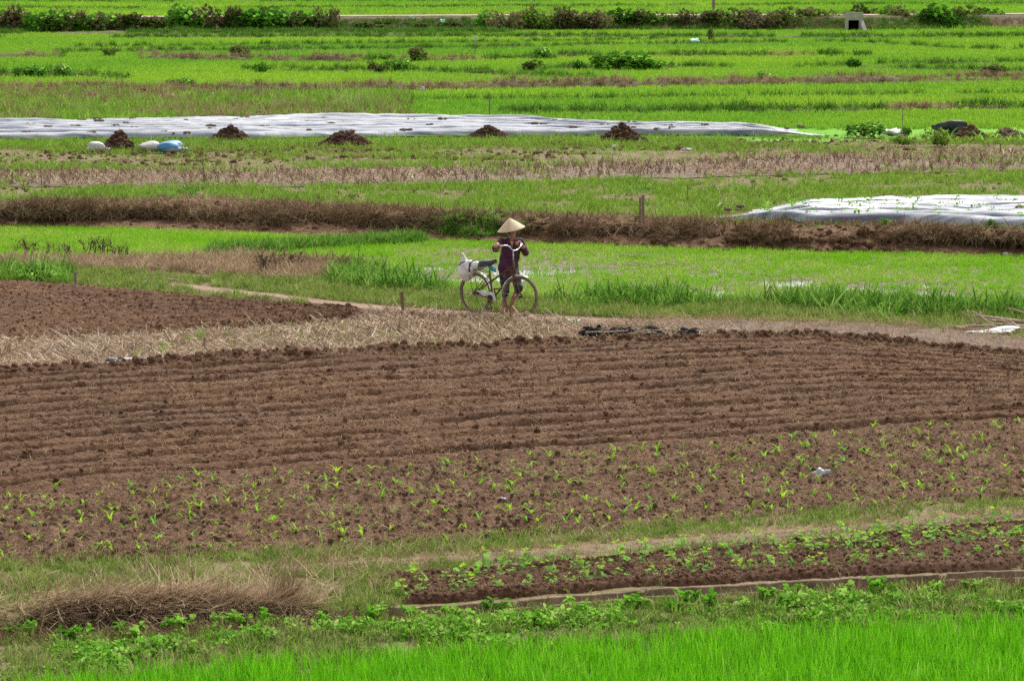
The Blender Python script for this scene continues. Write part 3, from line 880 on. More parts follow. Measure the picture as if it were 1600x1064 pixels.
# ------------------------------------------------------------------ the earth bank's cover
def bankpts(n, mask, pad=.15):
    X = RNG.uniform(-13.5, 13.5, n); T = RNG.uniform(.12, 1, n)
    px = 800 + FPX * X / 76.0
    k = RNG.uniform(0, 1, n) < mask(px, T, X)
    X, T = X[k], T[k]
    return bank_xyz(X, T)
def hang(n):
    """rotations that point tufts out of the bank towards the camera and let them droop"""
    return np.stack([RNG.normal(1.55, .45, n), RNG.normal(0, .5, n), RNG.normal(0, .4, n)], -1)
bare = lambda px: 1 - .92 * np.exp(-((px - 1290) / 95) ** 2) - .6 * np.exp(-((px - 1130) / 60) ** 2)
x_, y_, z_ = bankpts(15000, lambda px, T, X: np.clip(bare(px), .03, 1) * (.12 + .88 * sstep(.4, .85, T)) * (.15 + .85 * (fbm(X * .8, T * 2, 3, 6) > -.02)))
scatter('bank_dry_grass', P_brown, x_, y_, z_, (.6, 1.25), 0, 'withered brown grass and roots hanging over the earth bank', 'grass', rot=hang(len(x_)))
x_, y_, z_ = bankpts(9000, lambda px, T, X: np.clip(bare(px), .03, 1) * (T > .55) * (.3 + .7 * (px < 700)))
scatter('bank_straw', P_dry, x_, y_, z_, (.6, 1.1), 0, 'pale straw hanging over the top of the earth bank', 'straw', rot=hang(len(x_)))
x_, y_, z_ = bankpts(16000, lambda px, T, X: np.exp(-((px - 730) / 45) ** 2) * (T > .3) + .05 * (T > .9))
scatter('bank_green_grass', P_gdark, x_, y_, z_, (.4, .75), 0, 'green grass growing down the bank behind the farmer', 'grass', rot=hang(len(x_)))
X = RNG.uniform(-13.5, 13.5, 5200)
px = 800 + FPX * X / 77
Y = L_top(X) + RNG.normal(.12, .22, 5200)
k = (RNG.uniform(0, 1, 5200) < np.where(px > 1110, .35, 1))
scatter('bank_top_grass', P_brown[:2] + P_dry[:3], X[k], Y[k], X[k] * 0 + PZ - .01, (.4, .9), .6, 'brown grass along the upper lip of the earth bank', 'grass')
# clods fallen at the foot and standing out of the bare face
x_, y_, z_ = bankpts(4200, lambda px, T, X: .35 + .35 * np.exp(-((px - 1250) / 140) ** 2))
scatter('bank_clods', P_clod, x_, y_, z_, .012 + .075 * RNG.uniform(0, 1, len(x_)) ** 5, .6, 'earth clods standing out of the bank face', 'soil')

# ------------------------------------------------------------------ fields above the bank
NEARM = [(1100, 342), (1200, 326), (1400, 318), (1600, 313), (1900, 308), (1900, 364), (1600, 360), (1400, 353), (1250, 352)]
def plat_green(X, Y, px, py, V):
    a = (Y < L_a(X)) * (.10 + .90 * sstep(.40, .56, fbm(X * .8, Y * .5, 4, 51) + .5))
    c = (Y > L_b(X)) * (.06 + .75 * sstep(.50, .66, fbm(X * .25, Y * .45, 4, 52) + .5 + .05 * np.clip((700 - px) / 700, -.6, 1)))
    d = np.exp(-((py - 224) / 9.0) ** 2) * .8 * (px < 1150)
    return np.maximum(np.maximum(a, c), d) * ~poly_in(px, py, NEARM)
t = filt(S_plat.pts(105000, plat_green), .12)
scatter('field_grass', P_glight, *t, (.6, 1.25), .4, 'patchy light green grass on the field above the bank', 'grass')
t = filt(S_plat.pts(14000, lambda X, Y, px, py, V: (Y < L_a(X)) * (vn(X * .7, Y * .4, 53) > .6) * ~poly_in(px, py, NEARM)), .12)
scatter('field_weeds', P_gdark, *t, (.4, .8), .4, 'darker grass clumps on the field just above the bank', 'grass')
t = filt(S_plat.pts(20000, lambda X, Y, px, py, V: (Y > L_b(X)) * .7 * (fbm(X * .25, Y * .6, 3, 54) > 0)), .12)
scatter('field_dry_grass', P_brown, *t, (.5, .9), .6, 'withered grass on the brown part of the upper field', 'grass')
t = filt(S_plat.pts(16000, lambda X, Y, px, py, V: np.where(Y > L_b(X), 1.0 * (fbm(X * .25, Y * .6, 3, 57) > .0), .25 * (Y < L_a(X)) * (fbm(X * .8, Y * .5, 4, 51) < -.04)) * ~poly_in(px, py, NEARM)), .12)
scatter('field_clods', P_clod, *t, .02 + .07 * RNG.uniform(0, 1, len(t[0])) ** 3, .6, 'dark clods on the brown part of the upper field', 'soil')
t = filt(S_st2.pts(15000, lambda X, Y, px, py, V: .2 + .8 * (fbm(X * .3, Y * .6, 3, 83) > -.05)), .12)
scatter('old_stubble_litter', P_trash, *t, (.6, 1.2), .06, 'greyish straw litter on the strip of old stubble', 'straw')
t = filt(S_st2.pts(2600), .12)
scatter('old_stubble_stumps', P_stub, *t, (.8, 1.6), .3, 'dry stumps standing on the strip of old stubble', 'stubble')
t = filt(S_st2.pts(7000, lambda X, Y, px, py, V: (vn(X * .4, Y * .5, 59) > .62) * .8), .12)
scatter('old_stubble_grass', P_glight, *t, (.6, 1.1), .3, 'sparse grass on the strip of old stubble', 'grass')

# ------------------------------------------------------------------ far rice
L_bright = line([(700, 205), (1000, 205), (1300, 208), (1600, 206)], PZ)
def farrice(X, Y, px, py, V):
    rough = (px < 640) & (py > 146)
    return (Y > L_far0(X) + .4) * ~rough * 1.0 * np.where(py > 150, 1, np.where(py > 90, .8, .6))
t = filt(S_rice.pts(170000, farrice, x0=-40, x1=40), .06)
scatter('far_rice', P_rice3, *t, (.7, 1.2), .1, 'bright green rice in the fields before the far embankment', 'rice')
X = RNG.uniform(-75, 75, 60000); Y = 228 + 230 * RNG.uniform(0, 1, 60000) ** 1.3
k = inframe(X, Y, 0, .06)
scatter('farthest_rice', P_rice3, X[k], Y[k], X[k] * 0 + PZ - .03, (1.4, 2.2), .1, 'bright green rice in the fields beyond the far embankment', 'rice')
# rough grass left of the far rice, behind the white film
def rough(X, Y, px, py, V): return ((px < 640) & (py > 146) & (Y > L_far0(X) + .3)) * (.3 + .7 * (vn(X * .4, Y * .4, 88) > .35))
t = filt(S_rice.pts(90000, rough, x0=-30, x1=2), .08)
scatter('rough_grass', P_glight, *t, (1.2, 2.4), .3, 'rough green grass behind the white film', 'grass')
t = filt(S_rice.pts(90000, lambda X, Y, px, py, V: rough(X, Y, px, py, V) * (fbm(X * .3, Y * .5, 3, 89) > -.03), x0=-30, x1=2), .08)
scatter('rough_dry_grass', P_rust[:2] + P_dry[:2], *t, (.8, 1.6), .4, 'dry brown grass mixed into the rough behind the white film', 'grass')
# ------------------------------------------------------------------ low dykes between the far rice fields
def at(px, py, Y):
    """the point at depth Y on the ray through a photo pixel"""
    a = (px - 800) / FPX; b = (532 - py) / FPX
    t = Y / (CP + b * SP)
    return Vector((a * t, Y, CAM_H + (-SP + b * CP) * t))

DYKES = [  # pixel line, width m, height m, cover: g dark green, b withered, m mixed
    ([(-100, 143), (150, 144), (300, 146), (480, 146), (600, 142), (800, 138), (1000, 136), (1300, 132), (1600, 127), (1700, 126)], 1.3, .28, 'b'),
    ([(780, 178), (900, 178), (1100, 176), (1300, 175), (1600, 171), (1700, 170)], 1.0, .18, 'm'),
    ([(620, 158), (900, 156), (1200, 152), (1600, 148), (1700, 147)], .6, .10, 'g'),
    ([(-100, 121), (60, 119), (130, 120), (200, 126)], 1.0, .20, 'g'),
    ([(380, 111), (500, 113), (620, 112), (760, 117), (830, 121), (930, 124)], .9, .22, 'g'),
    ([(820, 110), (900, 109), (1000, 107), (1150, 107)], 1.0, .22, 'g'),
    ([(1240, 107), (1330, 105), (1400, 109), (1500, 112), (1700, 116)], .9, .18, 'g'),
    ([(1330, 103), (1450, 102), (1600, 99), (1700, 99)], .7, .16, 'g'),
    ([(-100, 92), (60, 90), (110, 90)], .9, .22, 'm'),
    ([(215, 92), (300, 94), (400, 96)], 1.1, .28, 'b'),
    ([(400, 96), (480, 97), (570, 98)], 1.1, .28, 'b'),
    ([(570, 96), (700, 96), (800, 94), (900, 89), (1100, 89), (1360, 88)], .8, .18, 'm'),
    ([(-100, 83), (250, 82), (420, 80), (600, 78), (800, 76), (950, 72), (1100, 70), (1300, 67), (1390, 70), (1480, 77), (1600, 79)], .8, .18, 'g'),
    ([(-100, 76), (200, 75), (500, 71), (700, 69), (900, 66), (1040, 63)], .6, .15, 'g'),
    ([(-100, 62), (300, 60), (700, 59), (1000, 60), (1200, 60), (1440, 60), (1600, 59), (1700, 59)], 1.2, .22, 'g'),
    ([(-100, 55), (300, 54), (800, 53)], 2.2, .25, 'g'),
    ([(-100, 16), (400, 15), (700, 13), (1000, 12), (1400, 9), (1700, 8)], 1.2, .2, 'g'),
    ([(-100, 5), (500, 4), (900, 3), (1200, 0)], 1.2, .2, 'g'),
    ([(1480, 2), (1600, 4), (1700, 5)], 1.6, .4, 'g'),
]
acc = {'g': [], 'b': []}
for pts, wd, ht, cv in DYKES:
    px = np.linspace(pts[0][0], pts[-1][0], max(12, int((pts[-1][0] - pts[0][0]) / 7)))
    py = np.interp(px, [p[0] for p in pts], [p[1] for p in pts])
    X0, Y0 = G(px, py, PZ)
    if cv == 'g': wd *= .7; ht *= .85
    w = np.linspace(-1, 1, 7)
    Xg, Wg = np.meshgrid(X0, w)
    Yg = np.meshgrid(Y0, w)[0] + Wg * wd * .6
    hh = ht * (.6 + .8 * vn(Xg * .8, Yg * .3, 4)) * np.minimum(1, 4 * np.minimum(np.linspace(0, 1, len(px)), 1 - np.linspace(0, 1, len(px))) + .2)
    o = grid_object('field_dyke', Xg, Yg, PZ - .06 + hh * (1 - Wg ** 2), m_emb); tag(o, kind='structure')
    span = float(X0[-1] - X0[0])
    n = int(span * wd * 26)
    k = RNG.uniform(0, 1, n); q = RNG.uniform(-1, 1, n)
    xx = np.interp(k, np.linspace(0, 1, len(X0)), X0); yy = np.interp(k, np.linspace(0, 1, len(X0)), Y0) + q * wd * .6
    zz = PZ - .02 + ht * (.6 + .8 * vn(xx * .8, yy * .3, 4)) * (1 - q ** 2)
    gap = vn(xx * .25, yy * 0, 11) > (.05 if cv != 'g' else .16)
    if cv == 'm': sel = vn(xx * .3, yy * 0, 5) > .45
    else: sel = np.full(n, cv == 'b')
    for c, s in (('b', sel & gap), ('g', ~sel & gap)):
        acc[c].append(np.stack([xx[s], yy[s], zz[s]]))
m_gfar = leafmat('dyke_grass_blade', [(.045, .115, .015), (.085, .19, .025), (.15, .27, .045)], .35)
P_gfar = tufts('dyke_tuft', m_gfar, 14, (.20, .42), .035, .20, (.1, .8), (.2, 1.0), 2, 4)
a = np.concatenate(acc['g'], 1)
scatter('dyke_green_grass', P_gfar, a[0], a[1], a[2], (.5, 1.1), .3, 'dark green grass on the thin dykes between the far rice fields', 'grass')
a = np.concatenate(acc['b'], 1)
scatter('dyke_withered_grass', P_rust, a[0], a[1], a[2], (.5, 1.0), .4, 'reddish brown withered grass on the far dykes', 'grass', yscale=RNG.uniform(1.0, 1.5, len(a[0])))
# rank growth on the face of the far embankment
t = filt(S_emb.pts(26000, lambda X, Y, px, py, V: (V < .27) * (vn(X * .15, Y * 0, 7) > .42) * 1.0, x0=-45, x1=45), .06)
scatter('embankment_grass', P_gfar, *t, (.5, .95), .3, 'rank green growth on the face of the far embankment', 'grass')
t = filt(S_emb.pts(22000, lambda X, Y, px, py, V: (V < .27) * (vn(X * .15, Y * 0, 7) < .55) * 1.0, x0=-45, x1=45), .06)
scatter('embankment_brush', P_rust, *t, (.5, .9), .4, 'brown withered growth on the face of the far embankment', 'grass')

# ------------------------------------------------------------------ silver film over raised beds
def film_mat():
    m, nt, b = newmat('silver_film')
    n = noisenode(nt, 2.0, 6, .65, (.2, 2.2, 1))
    c = rampnode(nt, [(.41, (.085, .10, .145)), (.5, (.17, .185, .22)), (.59, (.29, .295, .315))]); nt.links.new(n.outputs[0], c.inputs[0])  # blue-grey streaks: shading lines along the beds, painted into the film colour
    n2 = noisenode(nt, 5, 6, .7)
    f = rampnode(nt, [(.66, (0, 0, 0)), (.74, (1, 1, 1))]); nt.links.new(n2.outputs[0], f.inputs[0])
    nt.links.new(mixnode(nt, f.outputs[0], c.outputs[0], (.26, .22, .19)), b.inputs['Base Color'])
    b.inputs['Roughness'].default_value = .28
    b.inputs['Specular IOR Level'].default_value = .18
    n3_ = noisenode(nt, 2.2, 3, .5, (.5, 1.6, 1))
    bp = nt.nodes.new('ShaderNodeBump'); bp.inputs['Strength'].default_value = .35; bp.inputs['Distance'].default_value = .06
    nt.links.new(n3_.outputs[0], bp.inputs['Height']); nt.links.new(bp.outputs[0], b.inputs['Normal'])
    return m
m_film = film_mat()
m_filmdirt = soil('film_dirt', [(.11, .075, .05), (.20, .14, .10)], fs=6, bump=.5)
def film(label, near, far, x0, x1, nb, dx, bedh, dirt_n, seed, gap=.06):
    x0 = float(x0); x1 = float(x1)
    root = empty('plastic_mulch', ((x0 + x1) / 2, float(near(np.array((x0 + x1) / 2))), PZ))
    tag(root, label, 'plastic film')
    inv = -np.array(root.location)
    for k in range(nb):
        e0 = x0 + (U(0, 1.2) if k else 0); e1 = x1 - U(0, 1.4)
        xs = np.arange(e0, e1, dx)
        w = np.linspace(0, 1, 15)
        X, Wd = np.meshgrid(xs, w)
        a, b = near(X), far(X)
        v = (k + gap + (1 - 2 * gap) * Wd) / nb
        Y = a + (b - a) * v + .06 * fbm(X * .7, Wd * 0 + k, 3, seed)
        endt = sstep(e0, e0 + 1.5, X) * sstep(e1, e1 - 1.6, X)
        prof = np.interp(Wd, [0, .06, .16, .3, .6, .85, 1], [0, .45, .82, 1, .95, .6, 0])
        Z = PZ + .025 + endt * prof * bedh * (.8 + .5 * fbm(X * .6, X * 0 + k * 3, 3, seed + 1)) + .07 * fbm(X * 1.6, Wd * 3 + k * 9, 4, seed + 2) * endt
        grid_object('film_sheet', X + inv[0], Y + inv[1], Z + inv[2], m_film, parent=root)
    mb = MB()
    for k in range(dirt_n):
        x = U(x0 + .3, x1 - .5); v = U(.02, .98)
        a, b = float(near(np.array(x))), float(far(np.array(x)))
        kk = v * nb - math.floor(v * nb)
        z = PZ + .03 + bedh * .8 * (1 - abs(2 * kk - 1) ** 2.4)
        for j in range(4):
            mb.ball((x + inv[0] + U(-.12, .12), a + (b - a) * v + inv[1] + U(-.1, .1), z + inv[2]), (U(.03, .10), U(.03, .08), U(.02, .05)), 6, 4)
    d = mb.build('soil_clump', m_filmdirt, root); d['kind'] = 'stuff'
    return root
film('long band of silver white film over beds behind the dung heaps', L_m_n, L_far0, G(-120, 205, PZ)[0], G(1290, 208, PZ)[0], 8, .12, .20, 90, 3, gap=.12)
L_f2n = line([(1112, 341), (1250, 350), (1400, 351), (1600, 358)], PZ)
L_f2f = line([(1112, 337), (1200, 327), (1400, 319), (1600, 315)], PZ)
film('silver film over beds at the rim of the earth bank', L_f2n, L_f2f, G(1108, 339, PZ)[0], G(1900, 330, PZ)[0], 6, .08, .22, 12, 8, gap=.09)
# seedlings through the film
n = 130
X = RNG.uniform(G(1180, 335, PZ)[0], G(1700, 335, PZ)[0], n); v = (RNG.integers(0, 5, n) + RNG.choice([.35, .65], n)) / 5
Y = L_f2n(X) + (L_f2f(X) - L_f2n(X)) * v
scatter('film_seedlings', P_weed, X, Y, X * 0 + PZ + .17, (.5, 1.0), .3, 'small green seedlings poking through the film above the bank', 'seedlings')

# ------------------------------------------------------------------ dung heaps and sacks
m_dung = soil('dung', [(.028, .014, .009), (.065, .034, .022), (.12, .068, .045)], fs=6, bump=.8)
m_dung2 = soil('dung_straw', [(.07, .04, .027), (.15, .09, .06)], fs=6, bump=.4)
def heap(name, p, w, h, label, cat, mats, seed, n=230, group=None, peak=0.0):
    rs = random.Random(seed)
    mb = MB()
    ph = [(rs.uniform(0, 6.28), rs.uniform(-.13, .13)) for _ in range(4)]
    def hz(x, y):
        r = math.hypot(x, y); a = math.atan2(y, x)
        rr = r / (1 + sum(c * math.cos((i + 1) * a + f) for i, (f, c) in enumerate(ph)))
        return max(0, (1 - rr ** 1.25)) ** (1.1 + peak)
    N = 26
    vs = []; fs = []
    for i in range(N + 1):
        for j in range(N + 1):
            x = -1.15 + 2.3 * i / N; y = -1.15 + 2.3 * j / N
            vs.append((x * w / 2, y * w / 2 * .8, h * .93 * hz(x, y) - .03 + .03 * rs.uniform(-1, 1)))
    for i in range(N):
        for j in range(N):
            fs.append((i * (N + 1) + j, (i + 1) * (N + 1) + j, (i + 1) * (N + 1) + j + 1, i * (N + 1) + j + 1))
    mb.add(vs, fs)
    for k in range(n):
        a = rs.uniform(0, 6.28); r = math.sqrt(rs.uniform(0, 1)) * 1.05
        x, y = r * math.cos(a), r * math.sin(a)
        s = rs.uniform(.025, .075) * (1.2 if r > .8 else 1)
        mb.ball((x * w / 2, y * w / 2 * .8, h * .93 * hz(x, y)), (s, s * rs.uniform(.7, 1), s * rs.uniform(.6, .9)), 6, 4, rs.randrange(2) if rs.random() < .5 else 0)
    for k in range(n // 3):
        a = rs.uniform(0, 6.28); r = math.sqrt(rs.uniform(0, 1)) * .9
        x, y = r * math.cos(a), r * math.sin(a)
        mb.blade((x * w / 2, y * w / 2 * .8, h * .93 * hz(x, y) + .02), rs.uniform(0, 6.28), rs.uniform(.5, 1.7), rs.uniform(.08, .25), .014, rs.uniform(-.3, .9), 2, 1)
    o = mb.build(name, mats, loc=p)
    return tag(o, label, cat, group)
HEAPS = [((187, 236), 1.10, .60, 'tall dark dung heap between a white sack and a blue sack', .25),
         ((360, 221), 1.15, .46, 'lopsided dark dung heap at the film edge, nearest to the sacks', .1),
         ((538, 228), 1.55, .42, 'broadest dark dung heap, midway along the white film', -.1),
         ((762, 218), 1.20, .38, 'lowest dung heap, close to the white film beyond the farmer', -.1),
         ((972, 222), 1.40, .55, 'pointed dung heap farthest from the sacks', .15)]
for i, ((px, py), w, h, lb, pk) in enumerate(HEAPS):
    heap('dung_heap', G3(px, py - 2, PZ), w, h, lb, 'dung heap', [m_dung, m_dung2], 40 + i, group='dung heaps along the white film', peak=pk)

def sackmat(name, cols, mark=None):
    m, nt, b = newmat(name)
    n = noisenode(nt, 3, 5, .6, world=False)
    c = rampnode(nt, spread(cols, .35, .65)); nt.links.new(n.outputs[0], c.inputs[0]); out = c.outputs[0]
    if mark:
        n2 = noisenode(nt, 2.2, 3, .5, (.5, 1, 2.5), world=False)
        f = rampnode(nt, [(.50, (0, 0, 0)), (.53, (1, 1, 1))]); nt.links.new(n2.outputs[0], f.inputs[0])
        out = mixnode(nt, f.outputs[0], out, mark)
    nt.links.new(out, b.inputs['Base Color']); b.inputs['Roughness'].default_value = .5
    w = noisenode(nt, 14, 5, .6, world=False)
    bp = nt.nodes.new('ShaderNodeBump'); bp.inputs['Strength'].default_value = .5; bp.inputs['Distance'].default_value = .02
    nt.links.new(w.outputs[0], bp.inputs['Height']); nt.links.new(bp.outputs[0], b.inputs['Normal'])
    return m
m_sackw = sackmat('white_sack', [(.34, .33, .33), (.46, .45, .455)])
m_sackr = sackmat('printed_sack', [(.38, .37, .375), (.47, .46, .465)], (.42, .24, .26))
m_sackg = sackmat('grey_sack', [(.28, .275, .27), (.42, .41, .405)])
m_sackb = sackmat('blue_sack', [(.03, .17, .36), (.06, .26, .46)], (.34, .37, .40))
def sack(name, p, rz, L, H, D, label, mat, seed, tie=True):
    mb = MB(); rs = random.Random(seed)
    ph = [(Vector((rs.uniform(-1, 1), rs.uniform(-1, 1), rs.uniform(-.3, 1))).normalized(), rs.uniform(-.22, .28)) for _ in range(14)]
    cr = [(Vector((rs.uniform(-1, 1), rs.uniform(-1, 1), rs.uniform(-.2, 1))).normalized(), rs.uniform(-.10, .07)) for _ in range(40)]
    def sh(u):
        k = (abs(u.x) ** 2.4 + abs(u.y) ** 2.3 + abs(u.z) ** 2.2) ** (-1 / 2.3)
        k *= 1 + sum(a * max(0, u.dot(v)) ** 5 for v, a in ph) + sum(a * max(0, u.dot(v)) ** 40 for v, a in cr)
        return k * (1 - .22 * max(0, u.x) ** 2)
    mb.ball((0, 0, H * .42), (L / 2, D / 2, H * .5), 44, 26, fn=sh)
    if tie:
        mb.tube([(L * .44, 0, H * .30), (L * .50, 0, H * .24), (L * .54, .01, H * .22), (L * .62, .02, H * .25)], [.06, .022, .03, .055], 8)
    o = mb.build(name, mat, smooth=True, loc=p, rz=rz)
    return tag(o, label, 'sack', 'filled sacks by the first dung heap')
sack('sack', G3(150, 238, PZ), .15, .62, .30, .36, 'white sack with faint pink print leaning at the tall dung heap', m_sackr, 1)
sack('sack', G3(234, 237, PZ), 3.0, .66, .26, .40, 'plain greyish white sack lying against the blue sack', m_sackg, 2, False)
sack('sack', G3(267, 237.5, PZ), -.15, .74, .30, .42, 'blue and white sack lying beyond the dung heap', m_sackb, 3)

# ------------------------------------------------------------------ concrete channel in the foreground
m_conc = soil('old_concrete', [(.10, .070, .045), (.20, .148, .098), (.33, .255, .175)], fs=7, bump=.5, bdist=.012)
chan = empty('irrigation_channel', (0, float(L_chan_f(np.array(0.))), -.36)); tag(chan, 'low cracked concrete channel running below the bean bed', 'channel')
def wall(px0, px1, off, th, z0, z1, sag=0.0):
    xs = np.linspace(float(G(px0, 940, -.1)[0]), float(G(px1, 940, -.1)[0]), 10)
    mb = MB(); vs = []; fs = []
    base = Vector(chan.location)
    for i, x in enumerate(xs):
        y = float(L_chan_n(np.array(x))) + off; zt = z1 + U(-.006, .006) - sag * i / 9
        for (dy, z) in ((0, z0), (0, zt - .008), (.008, zt), (th - .008, zt), (th, zt - .008), (th, z0)):
            vs.append(Vector((x, y + dy + U(-.003, .003), z)) - base)
    for i in range(9):
        for j in range(5):
            a = i * 6 + j
            fs.append((a, a + 6, a + 7, a + 1))
    fs.append((0, 1, 2, 3, 4, 5)); fs.append(tuple(54 + j for j in (5, 4, 3, 2, 1, 0)))
    mb.add(vs, fs); mb.build('channel_wall', m_conc, chan)
for a, b, z in ((640, 855, -.045), (857, 1010, -.04), (1012, 1195, -.035), (1197, 1345, -.03), (1347, 1487, -.025), (1502, 1640, -.012), (1642, 1830, -.012)):
    wall(a, b, .205, .05, -.40, z)
for a, b, z in ((-150, 60, -.13), (62, 215, -.14), (690, 830, -.075), (850, 1090, -.07), (1095, 1230, -.075), (1490, 1640, -.06), (1642, 1830, -.06)):
    wall(a, b, -.03 if a < 1400 else .06, .05, -.40, z)

# withered reeds heaped at the left end of the channel
P_reedheap = []
for k in range(6):
    mb = MB()
    for i in range(7):
        mb.blade((U(-.15, .1), U(-.1, .1), U(0, .05)), random.gauss(0, .9), U(1.0, 1.7), U(.2, .55), .014, U(-.35, .5), 3, 1 if U(0, 1) < .35 else 0, twist=U(-.9, .9))
    P_reedheap.append(mb.mesh('reed_heap', [m_rust, m_dry]))
P_reedlean = tufts('reed_lean', m_dry, 5, (.2, .42), .012, .10, (.8, 1.4), (.0, .5), 3, 4)
def heapmask(X, Y, px, py, V): return (V < .22) * (fbm(X * 1.3, Y * 1.3, 3, 92) > -.05) * sstep(500, 420, px) * (px > -160) * (.25 + .75 * sstep(20, 120, px)) * (1 - .6 * (V / .30))
t = filt(S_grass3.pts(80000, heapmask), .1)
zadd = .20 * np.exp(-((t[1] - (L_chan_f(t[0]) + .32)) / .30) ** 2) * RNG.uniform(0, 1, len(t[0])) * (.1 + 1.5 * vn(t[0] * 1.3, t[1] * .5, 61))
scatter('withered_reeds', P_reedheap, t[0], t[1], t[2] + zadd, (.6, 1.1), .18, 'matted brown withered reeds heaped above the channel', 'reeds', rz=RNG.normal(.1, .5, len(t[0])))
t = filt(S_grass3.pts(7000, lambda X, Y, px, py, V: (V < .45) * sstep(540, 470, px) * (px > 240) * .5), .1)
scatter('leaning_straw', P_reedlean, t[0], t[1], t[2] + .08, (.6, 1.1), .2, 'pale straw blades leaning over the withered reeds', 'straw', rz=RNG.normal(.2, .5, len(t[0])))
t = filt(S_weed.pts(3000, lambda X, Y, px, py, V: (V > .86) * (px < 500) * 1.0), .1)
scatter('reed_ends', P_reedheap, *t, (.4, .8), .3, 'broken reed ends lying over the near lip of the channel', 'reeds', rz=RNG.normal(3.3, .8, len(t[0])))
# the bundle that has slid towards the channel
mb = MB()
a0 = at(385, 925, 35.2); a1 = at(478, 972, 34.2); b0 = Vector((0, 0, 0))
for i in range(170):
    o_ = Vector((U(-.12, .12), U(-.15, .15), U(-.10, .10)))
    p0 = a0 - a0 + o_ * 1.2 + Vector((U(-.1, .15), 0, 0)); p1 = (a1 - a0) + o_ * .55
    mid = (p0 + p1) / 2 + Vector((0, 0, .06 + U(-.02, .02)))
    mb.tube([p0, mid, p1 + Vector((U(-.1, .08), 0, U(-.03, .02)))], [.003, .004, .002], 3)
tag(mb.build('straw_bundle', m_rust, loc=a0 + Vector((0, 0, .03))), 'thick bundle of withered straw sliding off the reed heap towards the channel', 'straw bundle')
def fan(name, p, n, L, az, spreadv, lean, label, mat, w=.009):
    mb = MB()
    for i in range(n):
        mb.blade((U(-.12, .12), U(-.08, .08), 0), az + random.gauss(0, spreadv), U(*lean), U(L * .5, L), w, U(0, .5), 4)
    return tag(mb.build(name, mat, loc=p), label, 'dry grass')
fan('dry_grass_clump', G3(436, 945, -.03) , 130, .62, .1, .55, (.1, .75), 'tall pale dry grass clump at the end of the reed heap, blown over', m_dry)
fan('dry_grass_clump', G3(505, 925, -.03), 26, .48, .2, .3, (.5, 1.1), 'small spray of pale straw beside the start of the bean bed', m_dry)
def stalk(p0, p1, r, label, name='dry_stalk', mat=None, cat='stalk'):
    p0 = Vector(p0); p1 = Vector(p1)
    mb = MB(); d = p1 - p0; m_ = d * .5 + Vector((U(-.01, .01), U(-.01, .01), U(-.01, .01))) * d.length * 2
    mb.tube([Vector((0, 0, 0)), m_, d], [r, r * .9, r * .6], 6)
    return tag(mb.build(name, mat or m_stalk, loc=p0), label, cat)
S_ = lambda px, py, z=0.0: G3(px, py, z)
b_ = S_(303, 940, -.03); stalk(b_, b_ + Vector((-.02, .0, .34)), .013, 'thick upright dry stalk standing in the withered reeds')
b_ = S_(78, 945, -.03); stalk(b_, b_ + Vector((-.01, .0, .31)), .006, 'thin upright stalk nearest the frame edge in the reeds')
b_ = S_(108, 925, -.03); stalk(b_, b_ + Vector((.36, .1, .26)), .006, 'long straw leaning up out of the grass beside the thin upright stalk')
b_ = S_(110, 925, -.03); stalk(S_(120, 922, 0), at(270, 883, 36.5), .005, 'long straw slanting across the grass towards the corn')

# ------------------------------------------------------------------ culvert in the far embankment
m_conc2 = soil('grey_concrete', [(.22, .20, .18), (.32, .30, .275), (.40, .38, .35)], fs=2, bump=.3)
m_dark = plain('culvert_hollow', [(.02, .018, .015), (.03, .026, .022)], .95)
Yc = float(L_emb(np.array(G(1335, 46, PZ)[0]))) - 1.5
pc = at(1335, 46, Yc); pc.z = PZ - .05
cv = empty('culvert', pc); tag(cv, 'small grey concrete culvert in the far embankment', 'culvert')
mb = MB(); mb.box((0, .15, .95), (.55, .15, .24)); mb.build('headwall', m_conc2, cv)
mb = MB(); mb.box((-.47, .16, .36), (.10, .17, .345)); mb.build('side_wall', m_conc2, cv)
mb = MB(); mb.box((.42, .16, .36), (.13, .17, .345)); mb.build('side_wall', m_conc2, cv)
mb = MB()
vs = [(.29, -.02, .70), (.55, -.02, .70), (.95, -.9, .1), (.95, -.9, 0), (.29, -.02, 0), (.55, -.02, 0)]
vs2 = [Vector(v) for v in vs]
mb.add([Vector((.32, -.02, .74)), Vector((.54, -.02, .74)), Vector((.70, -.75, .12)), Vector((.48, -.75, .12)), Vector((.32, -.02, 0)), Vector((.54, -.02, 0)), Vector((.70, -.75, 0)), Vector((.48, -.75, 0))],
       [(0, 1, 2, 3), (4, 7, 6, 5), (0, 3, 7, 4), (1, 5, 6, 2), (3, 2, 6, 7), (0, 4, 5, 1)])
mb.build('wing_wall', m_conc2, cv)
mb = MB()   # the pipe: an open box going back into the embankment
x0, x1, z0, z1, d0, d1 = -.37, .29, .0, .70, .335, 2.4
mb.add([(x0, d0, z0), (x1, d0, z0), (x1, d0, z1), (x0, d0, z1), (x0, d1, z0), (x1, d1, z0), (x1, d1, z1), (x0, d1, z1)],
       [(0, 1, 5, 4), (1, 2, 6, 5), (2, 3, 7, 6), (3, 0, 4, 7), (4, 5, 6, 7)])
mb.build('barrel', m_dark, cv)

